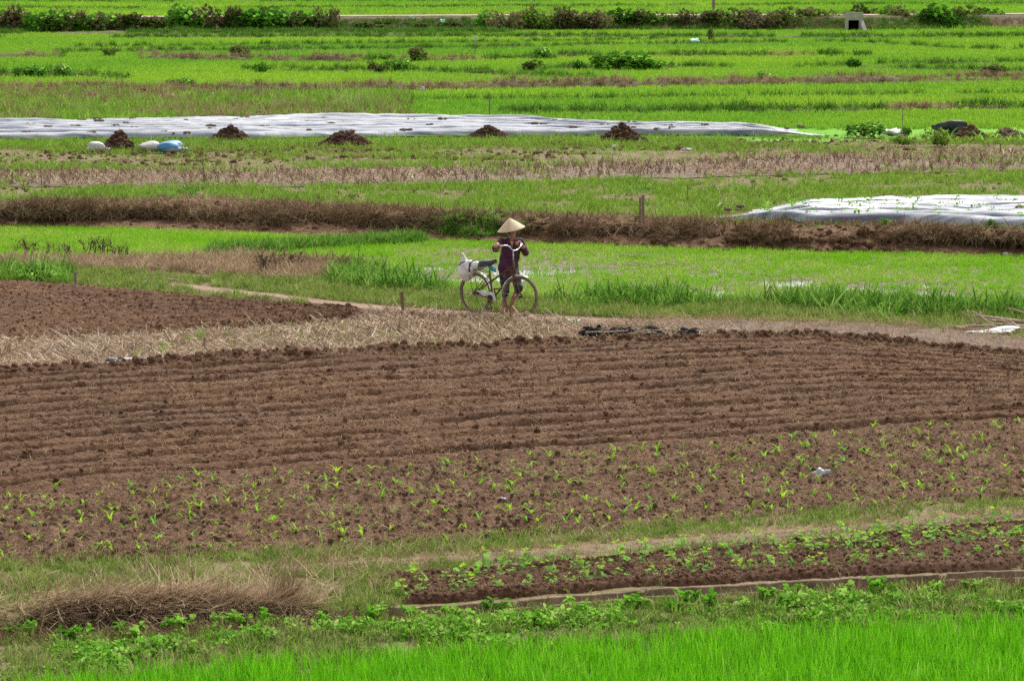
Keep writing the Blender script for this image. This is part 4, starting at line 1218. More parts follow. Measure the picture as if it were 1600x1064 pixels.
# ------------------------------------------------------------------ shrubs, bushes and reeds far away
def shrub_proto(name, lm, n, leaf, lobes, sz, twig=10, spike=0):
    root = empty(name, (0, -500, -50))
    mb = MB()
    cs = [(Vector((U(-.5, .5), U(-.4, .4), U(.25, .75))), U(.22, .42)) for _ in range(lobes)]
    for i in range(n):
        c, r = random.choice(cs)
        u = Vector((random.gauss(0, 1), random.gauss(0, 1), random.gauss(0, 1))).normalized() * r * U(.45, 1.08) ** .5
        p = c + Vector((u.x * 1.1, u.y * 1.1, u.z))
        p.z = max(.02, p.z)
        L = leaf * U(.7, 1.4)
        mb.leaf(p, U(0, 6.28), U(-1.4, 1.4), L, L * sz, random.randrange(len(lm)))
    for i in range(spike):
        a = U(0, 6.28)
        mb.blade((U(-.4, .4), U(-.3, .3), .3), a, U(0, .4), U(.6, 1.0), .02, .3, 3, 0)
    mb.build('foliage', lm, root)
    mb = MB()
    for i in range(twig):
        a = U(0, 6.28); e = Vector((math.cos(a) * U(.2, .6), math.sin(a) * U(.2, .5), U(.5, .95)))
        mb.tube([(0, 0, 0), e * .5 + Vector((0, 0, .1)), e], [.025, .016, .006], 4)
    mb.build('stem', m_twig, root)
    return root
PROT = {'g': [shrub_proto('shrub', [m_bush, m_bush, m_weed], 480, .17, 6, .75) for _ in range(3)],
        'o': [shrub_proto('shrub', [m_olive, m_olive, m_brush], 460, .16, 6, .65) for _ in range(3)],
        'b': [shrub_proto('shrub', [m_brush, m_brush, m_olive], 420, .16, 6, .5, 18, 10) for _ in range(3)],
        'l': [shrub_proto('shrub', [m_olive, m_glight], 400, .16, 6, .6, 8, 14) for _ in range(2)]}
used = set()
COLW = {'g': 'dark green', 'o': 'olive', 'b': 'brown withered', 'l': 'light green'}
def shrub(px, ptop, pbase, wpx, kind, label, z=PZ, dy=0.0, name='shrub', cat='shrub', group=None):
    p = G3(px, pbase, z); sc = FPX / p.y
    p.y += dy
    pr = random.choice(PROT[kind])
    if pr.name in used:
        o = copy_tree(pr)
    else:
        o = pr; used.add(pr.name)
    o.location = p; o.rotation_euler = (0, 0, U(-.5, .5))
    w = wpx / sc; h = (pbase - ptop) / sc
    o.scale = (w / 1.25, w / 1.25 * .8, h / .98 * (1.3 if z == PZ and pbase < 130 and pbase > 60 else 1))
    o.name = name
    return tag(o, label, cat, group)
EMB = 'shrubs along the far embankment'
ROW = [(12, 17, 50, 52, 'b'), (42, 24, 50, 46, 'o'), (74, 23, 51, 44, 'g'), (98, 27, 51, 40, 'o'), (122, 16, 50, 40, 'b'), (150, 26, 50, 46, 'g'), (176, 22, 50, 40, 'b'),
       (206, 26, 50, 40, 'o'), (236, 31, 50, 46, 'o'), (262, 31, 50, 40, 'b'), (290, 13, 50, 50, 'g'), (318, 19, 50, 44, 'o'), (352, 11, 50, 52, 'b'), (384, 22, 50, 44, 'g'),
       (416, 20, 50, 50, 'g'), (448, 18, 50, 50, 'o'), (482, 20, 49, 54, 'g'), (512, 14, 49, 34, 'b'), (545, 29, 48, 48, 'b'), (578, 29, 48, 48, 'o'), (612, 29, 47, 50, 'b'), (648, 29, 47, 50, 'b'),
       (690, 31, 47, 46, 'b'), (730, 33, 47, 36, 'o'), (768, 22, 47, 46, 'g'), (792, 20, 48, 40, 'b'), (818, 19, 47, 40, 'b'), (844, 17, 47, 44, 'l'), (872, 22, 47, 40, 'b'), (900, 18, 47, 46, 'o'), (930, 21, 47, 40, 'b'),
       (956, 20, 46, 44, 'g'), (990, 21, 46, 46, 'o'), (1022, 24, 46, 46, 'g'), (1056, 23, 46, 46, 'b'), (1090, 18, 46, 50, 'b'), (1124, 20, 46, 48, 'o'), (1158, 19, 46, 46, 'o'), (1190, 20, 47, 46, 'b'),
       (1222, 18, 46, 48, 'o'), (1254, 18, 45, 48, 'o'), (1286, 17, 45, 46, 'l'), (1310, 19, 44, 36, 'b'), (1366, 14, 40, 44, 'o'), (1390, 15, 44, 44, 'g'), (1424, 17, 45, 50, 'o'), (1460, 12, 45, 52, 'g'), (1496, 16, 44, 50, 'o'), (1528, 20, 43, 40, 'g'), (1566, 21, 42, 40, 'o'), (1592, 20, 42, 34, 'b')]
for i, (x, t_, b_, w, k) in enumerate(ROW):
    side = 'beyond the culvert' if x > 1350 else ''
    where = 'short of the open stretch of road' if x < 530 else 'along the open stretch of dirt road' if x < 745 else 'in the long hedge before the culvert' if x < 1330 else 'past the concrete culvert'
    lb = {'g': 'dark green leafy shrub', 'o': 'olive shrub', 'b': 'brown withered shrub', 'l': 'pale feathery shrub'}[k] + ' on the far embankment, ' + where
    low = (535 < x < 740) or x > 1550
    shrub(x, t_ + (4 if low else -5), b_, w * 1.3, k, lb, PZ, -1.5, group=EMB)
FARB = [(965, 92, 110, 76, 'g', 'largest dark green bush mound on a dyke in the far rice'),
        (905, 101, 109, 22, 'g', 'low bush on the dyke just beside the largest bush mound'),
        (1010, 101, 110, 44, 'g', 'spreading end of the largest bush mound on the dyke'),
        (830, 102, 112, 40, 'o', 'low olive bush on a dyke between the rice fields'),
        (848, 80, 93, 36, 'g', 'small round dark bush standing on the far dyke beyond the olive one'),
        (620, 100, 113, 36, 'g', 'dark bush at the end of a thin dyke in the rice'),
        (590, 104, 114, 34, 'o', 'low olive growth next to the dark bush on the thin dyke'),
        (648, 82, 97, 40, 'o', 'bushy clump on the dyke behind the dark one in the rice'),
        (100, 106, 121, 34, 'g', 'round dark green bush on the dyke near the edge of the view'),
        (48, 110, 121, 46, 'g', 'long low green bush beside the round one on the dyke'),
        (370, 79, 92, 44, 'o', 'olive clump growing on the withered dyke'),
        (408, 105, 115, 20, 'g', 'small dark clump at the start of the thin dyke'),
        (172, 82, 89, 26, 'o', 'faint low bush on the farthest left dyke'),
        (1332, 96, 107, 26, 'g', 'rounded green bush where two thin dykes meet'),
        (1540, 109, 121, 60, 'o', 'flowering weeds on the dyke close to the brown bund'),
        (1195, 118, 128, 34, 'g', 'green tuft rising over the brown bund'),
        (280, 124, 138, 40, 'g', 'green shrub beside the brown mound'),
        (1350, 193, 214, 56, 'g', 'green weed mound between the film end and the white bundle'),
        (1320, 199, 212, 40, 'l', 'light green weeds at the very end of the film'),
        (1416, 198, 211, 18, 'g', 'small weed clump just past the white plastic bundle'),
        (1460, 203, 227, 40, 'l', 'fresh green weeds in front of the black plastic heap'),
        (1410, 214, 227, 40, 'l', 'low green weeds before the white plastic bundle'),
        (1108, 52, 64, 14, 'o', 'small upright bush on a far dyke under the embankment'),
        (1232, 337, 348, 26, 'g', 'small leafy plant at the lip of the bank by the film edge'),
        (1385, 342, 352, 28, 'g', 'low leafy plant on the rim of the bank in front of the film'),
        (1550, 344, 358, 18, 'g', 'leafy plant on the rim of the bank, nearest the frame edge'),
        (1452, 341, 351, 24, 'l', 'pale weeds on the rim of the bank in front of the film'),
        (58, 417, 436, 46, 'g', 'bushy green weeds at the end of the small ploughed patch'),
        (80, 424, 438, 40, 'g', 'second clump of bushy weeds, right by the short stake'),
        (152, 443, 453, 24, 'l', 'small light weed on the rim of the small ploughed patch')]
for x, t_, b_, w, k, lb in FARB:
    z = 0.0 if b_ > 400 else PZ
    shrub(x, t_ - (3 if b_ < 130 else 1), b_, w, k, lb, z, -.5 if b_ < 130 else 0, name='bush', cat='bush')
def reeds(px, pb, hpx, wpx, label, mat=m_reed, z=PZ, n=34, group=None):
    p = G3(px, pb, z); sc = FPX / p.y
    h = hpx / sc; w = wpx / sc
    mb = MB()
    for i in range(n):
        mb.blade((U(-w, w) * .35, U(-w, w) * .3, 0), U(0, 6.28), U(0, .45), h * U(.6, 1.15), max(.015, h * .035), U(.1, .9), 4, 0, twist=U(-.6, .6))
    return tag(mb.build('reed_clump', mat, loc=p), label, 'reeds', group)
for x, b_, h, w, lb in ((545, 176, 44, 60, 'tall fresh reed clump at the end of the rough grass behind the film'), (508, 172, 30, 40, 'smaller reed clump just before the tall one'),
                        (580, 177, 34, 44, 'drooping reed clump on the far side of the tall one'), (164, 155, 32, 14, 'single tall reed tuft before the brown mound'), (192, 156, 18, 16, 'short reed tuft just past the single tall one'),
                        (118, 172, 26, 24, 'reed tuft in the rough grass above the tall dung heap'), (145, 178, 24, 30, 'leafy reed tuft close to the film in the rough grass'), (262, 170, 24, 44, 'pale reed tuft below the brown mound'),
                        (366, 152, 16, 22, 'reed tuft near the white scrap on a stick'), (430, 162, 20, 26, 'thin reeds midway along the rough grass'),
                        (1062, 18, 22, 70, 'feathery pale reeds behind the far dirt road'), (1000, 20, 20, 60, 'reeds behind the far road beside the feathery ones'), (1140, 16, 16, 60, 'low reeds behind the far road past the pole'),
                        (560, 24, 18, 50, 'reeds standing on the far edge of the dirt road'), (660, 24, 14, 40, 'short reeds on the far edge of the dirt road'), (440, 24, 20, 80, 'pale reeds rising behind the dark shrubs'),
                        (870, 22, 16, 50, 'thin reeds behind the withered shrubs'), (790, 20, 18, 38, 'reeds behind the road above the farmer')):
    reeds(x, b_, h, w, lb, n=60 if w > 40 else 34)
heap('grass_mound', G3(228, 152, PZ), 1.9, .34, 'brown mound of cut grass on the withered bund', 'mound', [m_rust, m_brown], 71, 160)
heap('grass_mound', G3(262, 157, PZ), 1.5, .25, 'lower spill of cut grass below the brown mound', 'mound', [m_rust, m_dry], 72, 120)
heap('earth_heap', G3(1516, 216, PZ), .95, .42, 'brown earth heap against the black plastic', 'earth heap', [m_clod, m_stub2], 73, 150)
heap('earth_heap', G3(1572, 214, PZ), 1.3, .28, 'low brown earth heap farther from the black plastic', 'earth heap', [m_stub2, m_clod], 74, 150)
heap('straw_heap', G3(400, 183, PZ), 1.5, .22, 'pale heap of cut straw behind the film', 'straw heap', [m_dry, m_brown], 75, 40)
heap('straw_heap', G3(640, 181, PZ), .9, .10, 'flat heap of brown straw at the end of the rough grass', 'straw heap', [m_rust, m_brown], 76, 40)
# ------------------------------------------------------------------ stakes, poles and sticks
m_wood = plain('weathered_wood', [(.13, .095, .075), (.25, .20, .165)], .85, fs=30, stretch=(3, 3, .4), bump=.5)
m_woodr = plain('reddish_wood', [(.12, .065, .045), (.22, .125, .09)], .85, fs=30, stretch=(3, 3, .4), bump=.5)
m_stick = plain('bare_stick', [(.24, .165, .115), (.42, .32, .24)], .8, fs=14, bump=.4)
m_whitep = plain('white_plastic', [(.36, .365, .375), (.50, .50, .505)], .4, fs=8, bump=.4, bdist=.02)
m_blackp = plain('black_plastic', [(.008, .009, .012), (.03, .033, .042)], .55, fs=6, bump=.5, bdist=.03)
m_bluep = plain('blue_plastic', [(.20, .45, .68), (.35, .60, .80)], .4, fs=8)
m_navy = plain('navy_scrap', [(.02, .03, .08), (.04, .06, .14)], .5)
m_teal = plain('teal_cloth', [(.03, .16, .20), (.06, .25, .30)], .8)
m_aqua = plain('aqua_plastic', [(.30, .55, .48), (.42, .68, .60)], .5)
m_yell = plain('yellow_scrap', [(.62, .45, .14), (.75, .58, .25)], .6)
m_ash = plain('charred_scrap', [(.004, .004, .005), (.015, .015, .018)], .95, fs=10, spec=.05)
def stake(px, ytop, ybase, r, label, z=0.0, lean=0.0, mat=None, flat=.55, name='wooden_stake', cat='stake'):
    p = G3(px, ybase, z); sc = FPX / p.y; h = (ybase - ytop) / sc
    mb = MB()
    vs = []; n = 5
    rz = U(-.4, .4)
    for k in range(n):
        t = k / (n - 1)
        for (a, b) in ((-1, -1), (1, -1), (1, 1), (-1, 1)):
            q = Vector((a * r * (1 + U(-.08, .08)), b * r * flat * (1 + U(-.08, .08)), 0)); q.rotate(Euler((0, 0, rz)))
            vs.append(q + Vector((lean * t * h, 0, h * t - .06 + (U(-.012, .012) if k == n - 1 else 0))))
    fs = [(k * 4 + j, k * 4 + (j + 1) % 4, k * 4 + 4 + (j + 1) % 4, k * 4 + 4 + j) for k in range(n - 1) for j in range(4)]
    fs.append((3, 2, 1, 0)); fs.append(tuple(4 * (n - 1) + j for j in range(4)))
    mb.add(vs, fs)
    return tag(mb.build(name, mat or m_wood, loc=p), label, cat)
stake(1004.5, 299, 353.5, .030, 'taller grey wooden stake of the pair at the rim of the earth bank', PZ - .12)
stake(1000, 304, 346, .018, 'shorter dark stake just behind the tall grey one on the bank', PZ, mat=m_woodr)
stake(630, 450, 493, .026, 'reddish wooden stake at the corner of the small ploughed patch', 0, -.04, m_woodr)
stake(645, 480, 494, .026, 'short broken stump beside the reddish wooden stake', 0, .05, m_woodr)
stake(118, 419, 447, .022, 'dark stake at the far rim of the small ploughed patch', 0, .0, m_wood)
stake(765, 143, 184, .022, 'thin dark pole standing in the rice behind the film', PZ, .0, m_wood, name='thin_pole', cat='pole')
stake(1410, 167, 200, .012, 'thin bare stick standing near the white bundle', PZ, .0, m_wood, name='thin_pole', cat='pole')
pp = stake(742, 64, 86, .02, 'thin pole carrying a white bag in the far rice', PZ, .0, m_wood, name='thin_pole', cat='pole')
stake(1115, -4, 18, .11, 'weathered post standing behind the far road', PZ, .0, m_wood, name='road_post', cat='post')
stake(803, 504, 536, .008, 'thin white stick standing in the stubble before the bicycle', 0, -.10, m_stick, name='thin_stick', cat='stick')
stake(1217, 512, 530, .008, 'thin dark stick standing in the mud by the path', 0, .0, m_woodr, name='thin_stick', cat='stick')
stake(957, 236, 256, .012, 'pale stick upright in the upper field below the pointed dung heap', PZ, .0, m_stick, name='thin_stick', cat='stick')
stake(1075, 285, 312, .008, 'withered weed stem standing above the bank past the stake pair', PZ, -.05, m_woodr, name='dead_weed', cat='weed')
stake(1281, 244, 262, .012, 'pale stub on the strip of old stubble', PZ, -.2, m_stick, name='thin_stick', cat='stick')

def scrap(name, px, py, wpx, hpx, mat, label, cat, z=0.0, seed=0, flat=.6):
    """a crumpled piece of film or cloth"""
    p = G3(px, py, z); sc = FPX / p.y; w = wpx / sc; h = hpx / sc
    rs = random.Random(seed + int(px)); mb = MB()
    ph = [(Vector((rs.uniform(-1, 1), rs.uniform(-1, 1), rs.uniform(-.2, 1))).normalized(), rs.uniform(-.55, .7), rs.uniform(4, 12)) for _ in range(22)]
    ph += [(Vector((rs.uniform(-1, 1), rs.uniform(-1, 1), rs.uniform(-.3, 1))).normalized(), rs.uniform(-.35, .4), rs.uniform(20, 70)) for _ in range(60)]
    mb.ball((0, 0, h * .35), (w / 2, w / 2 * flat, h * .6), 36, 20, fn=lambda u: max(.25, .8 + sum(a * max(0, u.dot(v)) ** q for v, a, q in ph)))
    o = mb.build(name, mat, loc=p, rz=rs.uniform(-.3, .3))
    return tag(o, label, cat)
WB = 'white crumpled plastic '
scrap('plastic_bag', 1283, 748, 24, 14, m_whitep, 'crumpled white plastic bag among the corn seedlings', 'plastic bag', .03)
scrap('plastic_sheet', 1543, 523, 62, 9, m_whitep, 'white plastic sheet lying in front of the stick pile', 'plastic sheet', .02, 1, .5)
scrap('plastic_bag', 960, 231, 10, 5, m_whitep, 'small white bag just in front of the pointed dung heap', 'plastic bag', PZ)
scrap('plastic_bag', 1071, 236, 17, 6, m_whitep, 'white plastic scrap on the brown field well past the pointed heap', 'plastic bag', PZ)
scrap('plastic_bag', 965, 129, 12, 6, m_whitep, 'white bag lying at the brown bund under the large bush', 'plastic bag', PZ + .1)
scrap('plastic_bag', 660, 143, 5, 6, m_whitep, 'tiny white bag on the brown bund beyond the rough grass', 'plastic bag', PZ + .12)
scrap('plastic_bag', 1085, 67, 12, 5, m_aqua, 'pale green scrap in the rice under the embankment', 'plastic bag', PZ + .15)
scrap('plastic_bag', 742.5, 64, 5, 6, m_whitep, 'white bag on top of the thin pole in the far rice', 'plastic bag', at(742.5, 64, pp.location.y).z - .02)
bundle = scrap('plastic_bundle', 1393, 211, 30, 11, m_whitep, 'white plastic bundle past the end of the film', 'plastic bundle', PZ, 4)
scrap('plastic_bundle', 1484, 212, 42, 20, m_blackp, 'crumpled black plastic heap beside the brown earth', 'plastic heap', PZ, 5)
stk = stake(331, 143, 153, .03, 'white scrap stuck on a short stick in the rough grass', PZ + .1, .2, m_whitep, name='white_flag', cat='flag')
scrap('plastic_bag', 224, 447, 6, 6, m_bluep, 'small light blue scrap on the grass by the path start', 'plastic scrap', 0)
scrap('plastic_scrap', 43, 573, 7, 6, m_navy, 'small dark blue scrap in the stubble', 'plastic scrap', 0)
scrap('plastic_scrap', 784, 782, 14, 5, m_bluep, 'flat pale blue scrap among the corn seedlings', 'plastic scrap', .03)
scrap('plastic_scrap', 50, 826, 10, 5, m_navy, 'dark grey blue scrap among the corn at the frame edge', 'plastic scrap', .03)
scrap('plastic_scrap', 1094, 714, 6, 5, m_navy, 'tiny navy scrap at the far edge of the corn', 'plastic scrap', .05)
scrap('plastic_scrap', 271, 268, 7, 5, m_navy, 'tiny navy scrap on the old stubble strip', 'plastic scrap', PZ)
scrap('plastic_scrap', 897, 503, 18, 4, m_aqua, 'faded aqua rag on the path edge past the bicycle', 'rag', .02)
scrap('plastic_bag', 772, 337, 12, 6, m_whitep, 'small white bag on the bank top behind the hat', 'plastic bag', PZ)
scrap('plastic_scrap', 822, 340, 7, 5, m_yell, 'tiny yellow scrap on the bank top beside the hat', 'plastic scrap', PZ)
scrap('plastic_scrap', 917, 341, 8, 3, m_whitep, 'thin white scrap on the bank top short of the stake pair', 'plastic scrap', PZ)
scrap('plastic_scrap', 1572, 399, 7, 5, m_whitep, 'small pale scrap stuck at the foot of the bank', 'plastic scrap', WZ + .05)
scrap('plastic_scrap', 645, 30, 8, 4, m_whitep, 'white scrap at the far roadside', 'plastic scrap', PZ + .8)
scrap('plastic_scrap', 691, 35, 8, 5, m_aqua, 'pale aqua scrap on the embankment below the road', 'plastic scrap', PZ + .6)
scrap('plastic_scrap', 6, 183, 8, 6, m_whitep, 'white scrap in the rough grass at the frame edge', 'plastic scrap', PZ)
scrap('plastic_scrap', 97, 345, 9, 14, m_stick, 'pale dead root dangling on the bank face', 'root', .0, 3, .4)
# charred remains on the path side: thin black flakes with pale stalks
def char(name, px0, px1, py, n, label, mats, seed):
    rs = random.Random(seed); p = G3((px0 + px1) / 2, py, .06); mb = MB(); w = (px1 - px0) / (FPX / p.y)
    for k in range(n):
        x = rs.uniform(-w / 2, w / 2); y = rs.gauss(0, .22) - x * .12
        mi = 0 if rs.random() < .6 else 1
        mb.ball((x, y, rs.uniform(0, .04)), (rs.uniform(.03, .12), rs.uniform(.03, .08), rs.uniform(.02, .06)), 7, 4, mi, Matrix.Rotation(rs.uniform(-.5, .5), 3, 'Z'))
    for k in range(n // 3):
        x = rs.uniform(-w / 2, w / 2); a = rs.uniform(-.5, .5); L = rs.uniform(.1, .45); y = rs.gauss(0, .2)
        mb.tube([(x, y, .05), (x + L * math.cos(a), y + L * math.sin(a), .06)], .007, 4, 2)
    o = mb.build(name, mats, loc=p); o['kind'] = 'stuff' if name == 'torn_film' else 'thing'
    return tag(o, label, 'litter')
char('burnt_litter', 912, 1030, 521, 95, 'charred black litter with pale stalks at the path edge', [m_ash, m_ash, m_stick], 4)
char('burnt_litter', 1064, 1092, 522, 22, 'small patch of charred litter past the larger one', [m_ash, m_ash, m_stick], 5)
char('torn_film', 168, 285, 570, 60, 'torn strip of black and white film in the stubble', [m_blackp, m_whitep, m_whitep], 6)

# stick pile
pile = empty('stick_pile', G3(1560, 518, 0)); tag(pile, 'pile of pale cut sticks at the end of the path', 'stick pile')
def pstick(a, b, r):
    o_ = Vector(pile.location); a = Vector(a) - o_; b = Vector(b) - o_
    mb = MB(); m1 = a.lerp(b, .35) + Vector((U(-.02, .02),) * 3); m2 = a.lerp(b, .7) + Vector((U(-.02, .02), 0, U(-.02, .02)))
    mb.tube([a, m1, m2, b], [r, r * .95, r * .8, r * .6], 7)
    mb.build('stick', m_stick, pile, True)
Yp = float(G(1560, 518)[1])
STK = [((1522, 517), (1511, 485), 0, 0), ((1561, 513), (1518, 486), -.2, .1), ((1535, 513), (1531, 487), .1, .1), ((1528, 515), (1521, 492), .1, 0), ((1604, 507), (1536, 498), .4, .2), ((1620, 499), (1575, 481), .5, .2),
       ((1600, 503), (1525, 493), .3, .5), ((1640, 512), (1545, 506), .0, .1), ((1630, 518), (1540, 512), -.2, -.3), ((1650, 505), (1570, 498), .2, .4), ((1610, 523), (1580, 503), -.3, 0), ((1590, 521), (1520, 513), -.4, -.3),
       ((1660, 524), (1590, 516), -.3, -.2), ((1508, 519), (1540, 515), -.1, .2), ((1565, 527), (1610, 512), -.6, 0), ((1640, 528), (1600, 509), -.3, .1), ((1550, 500), (1600, 511), .3, 0), ((1506, 512), (1528, 508), .3, .2)]
for k in range(16):
    x0 = U(1510, 1640); y0 = U(505, 530); STK.append(((x0, y0), (x0 + U(-70, 60), y0 - U(-3, 9)), U(-.6, .3), U(-.5, .4)))
for (a, b, da, db) in STK:
    pstick(at(a[0], a[1], Yp + da), at(b[0], b[1], Yp + db), U(.016, .030))
def lying(px0, py0, px1, py1, r, label, z=.03):
    a = G3(px0, py0, z); b = G3(px1, py1, z); m1 = a.lerp(b, .4) + Vector((0, .1, .03)); mb = MB()
    mb.tube([Vector((0, 0, 0)), m1 - a, b - a], [r, r, r * .5], 6)
    m2 = a.lerp(b, .55); mb.tube([m2 - a, m2 - a + Vector((.25, -.3, .03))], [r * .7, r * .3], 5)
    return tag(mb.build('fallen_branch', m_stick, loc=a), label, 'branch')
lying(1240, 502, 1330, 508, .022, 'bare fallen branch on the mud between path and paddy')
lying(221, 436, 280, 438, .018, 'pale fallen branch on the grass where the path begins')
lying(575, 539, 632, 534, .012, 'long pale stalk lying in the stubble near the reddish stake')
lying(830, 543, 872, 533, .012, 'pale stalk lying at the far rim of the ploughed field')
lying(838, 494, 905, 501, .014, 'thin pale branch lying on the path beside the front wheel')
lying(1120, 323, 1135, 318, .02, 'short bleached stick by the narrow end of the near film', PZ + .03)

# withered shrubs standing at the paddy rim
def deadshrub(px, pb, hpx, wpx, label, n=12, z=0.0, leaf=True):
    p = G3(px, pb, z); sc = FPX / p.y; h = hpx / sc; w = wpx / sc
    root = empty('withered_shrub', p); tag(root, label, 'shrub')
    mb = MB(); tips = []
    for i in range(n):
        b0 = Vector((U(-w, w) * .45, U(-.12, .12), 0)); e = b0 + Vector((U(-.35, .45) * h, U(-.2, .2), h * U(.6, 1.1)))
        m_ = b0.lerp(e, .5) + Vector((U(-.05, .05), 0, .04))
        mb.tube([b0, m_, e], [.008, .006, .003], 4)
        for k in range(4):
            s_ = b0.lerp(e, U(.35, .95)); q = s_ + Vector((U(-.16, .16), U(-.1, .1), U(.0, .14)))
            mb.tube([s_, q], [.004, .002], 3); tips.append(q); tips.append(s_)
    mb.build('stem', m_twig, root)
    mb = MB()
    for q in tips:
        for k in range(2):
            L = U(.03, .08); mb.leaf(q, U(0, 6.28), U(-1.2, .2), L, L * .35)
    mb.build('foliage', m_brush, root)
deadshrub(38, 400, 26, 40, 'dark withered shrub at the paddy rim, farthest from the path', 11)
deadshrub(90, 402, 24, 50, 'sprawling withered shrub at the paddy rim, second from the frame edge', 10)
deadshrub(150, 402, 30, 46, 'bushiest withered shrub rising over the left paddy', 14)
deadshrub(185, 404, 20, 40, 'low withered shrub leaning past the bushiest one', 8)
deadshrub(415, 428, 34, 40, 'thin withered shrub beside the dry grass where the dyke starts', 12)
deadshrub(455, 420, 30, 50, 'withered shrub farther along the dyke in the brown weeds', 12)
deadshrub(560, 422, 18, 70, 'low reddish brown withered weeds at the corner of the wet paddy', 16)

# ------------------------------------------------------------------ corn seedlings
def corn_mesh(k):
    mb = MB()
    for i in range(random.choice((2, 3, 3, 4))):
        az = U(0, 6.28)
        mb.blade((0, 0, -.01), az, U(.05, .35), U(.14, .24), U(.016, .028), U(1.5, 2.8), 6, 0, twist=U(-.2, .2))
    mb.tube([(0, 0, -.02), (0, 0, .035)], [.005, .003], 4)
    return mb.mesh('corn_seedling', m_cornl, True)
CM = [corn_mesh(k) for k in range(14)]
pts = []
for r in range(10):
    v = .04 + .93 * r / 9.5
    x = -8.2
    while x < 8.2:
        x += random.choice((.08, .15, .18, .22, .26, .33))
        X = np.array([x + U(-.04, .04)])
        a, b = S_corn.edges(X); vv = v + U(-.03, .03)
        Y = a + (b - a) * vv
        Z = S_corn.zf(X, Y, np.array([vv])); px, py = PX(X, Y, Z)
        if -60 < px[0] < 1660 and 0 < vv < .985:
            pts.append((float(Y[0]), float(X[0]), float(Z[0]) + .015, float(px[0])))
pts = [p for p in pts if random.random() < .93]
vis = sorted([p for p in pts if 0 <= p[3] <= 1600])
rest = vis[300:] + [p for p in pts if not (0 <= p[3] <= 1600)]
for (Y, X, Z, px) in vis[:300]:  # the 300 that show largest
    o = bpy.data.objects.new('corn_seedling', random.choice(CM)); o.location = (X, Y, Z); o.rotation_euler = (0, 0, U(0, 6.28)); s = U(.5, 1.1); o.scale = (s, s, s * U(.85, 1.2))
    band = ('nearest the trampled grass verge', 'in the middle of the tilled strip', 'in the rows towards the ploughed furrows')[min(2, int(3 * (Y - float(L_corn_n(np.array(X)))) / max(.1, float(L_corn_f(np.array(X)) - L_corn_n(np.array(X))))))]
    tag(link(o), 'young bright green corn seedling ' + band, 'corn', 'corn seedlings in loose rows')
if rest:
    scatter('corn_seedlings_beyond', CM, np.array([p[1] for p in rest]), np.array([p[0] for p in rest]), np.array([p[2] for p in rest]), (.55, 1.1), .05, 'young corn seedlings in the farthest rows and past the frame', 'corn')
CORNB = [mb_ for mb_ in CM]
for i, px in enumerate((1484, 1494, 1507, 1516, 1529, 1536, 1548, 1556, 1570, 1577, 1588, 1596, 1608)):
    o = bpy.data.objects.new('corn_plant', CM[i % 14]); o.location = G3(px, 218 + U(-3, 4), PZ); s = U(1.6, 2.6); o.scale = (s, s, s * 1.2); o.rotation_euler = (0, 0, U(0, 6.28))
    tag(link(o), 'pale green corn plant in front of the brown earth heaps', 'corn', 'corn plants before the earth heaps')
for px, py, s, lb in ((308, 529, 1.5, 'bright green sprout clump in the stubble nearest the small ploughed patch'), (250, 553, 1.5, 'bright green grass clump midway across the stubble'), (212, 556, .9, 'small green sprout beside the grass clump in the stubble'), (292, 31 + 500, .8, 'tiny green sprout beside the bright sprout clump')):
    mb = MB()
    for i in range(22):
        mb.blade((U(-.05, .05), U(-.05, .05), 0), U(-.6, .9), U(.1, .7), U(.10, .2), .012, U(.4, 1.1), 4)
    o = mb.build('grass_clump', m_cornl, loc=G3(px, py, .01)); o.scale = (s, s, s); tag(o, lb, 'grass')
for px, py in ((130, 545),):
    pass

# ------------------------------------------------------------------ bean plants
def bean_mesh():
    mb = MB()
    n = random.randint(9, 15)
    for i in range(n):
        a = U(0, 6.28); t = i / n
        r = U(.015, .075) * (1.15 - .7 * t); z = .03 + .085 * t + U(-.01, .01)
        L = U(.045, .07)
        mb.leaf((r * math.cos(a), r * math.sin(a), z), a + U(-.8, .8), U(-1.0, .7), L, L * U(.75, 1.0), 0 if t < .8 else 1, .18)
        mb.blade((0, 0, z - .03), a, 1.0, math.hypot(r, .03), .003, .2, 2)
    for j in range(3):
        a = U(0, 6.28); L = U(.025, .04)
        mb.leaf((.01 * math.cos(a), .01 * math.sin(a), .12), a, .5, L, L * .7, 1)
    mb.tube([(0, 0, -.01), (0, 0, .11)], [.004, .002], 4)
    return mb.mesh('bean_plant', [m_beanl, m_beant])
BM = [bean_mesh() for k in range(10)]
ROWS = [(.84, 730), (.56, 615), (.30, 600), (.68, 1180)]
for v, p0 in ROWS:
    px = p0
    while px < 1720:
        px += random.choice((24, 30, 34, 38, 44, 50)) * (1.0 - .15 * v)
        vv = v + U(-.03, .03)
        X = np.array([float(G(px, 900 - 60 * v)[0])])
        a, b = S_bean.edges(X); Y = a + (b - a) * vv; Z = S_bean.zf(X, Y, np.array([vv]))
        o = bpy.data.objects.new('bean_plant', random.choice(BM)); o.location = (float(X[0]), float(Y[0]), float(Z[0])); s = U(.7, 1.3); o.scale = (s, s, s * U(.9, 1.2)); o.rotation_euler = (0, 0, U(0, 6.28))
        tag(link(o), 'small bean plant with yellowish top leaves, ' + {.84: 'far row by the dirt track', .56: 'middle row of the bed', .30: 'near row above the channel', .68: 'extra half row behind the middle row'}[v], 'bean plant', 'bean plants in the bed above the channel')

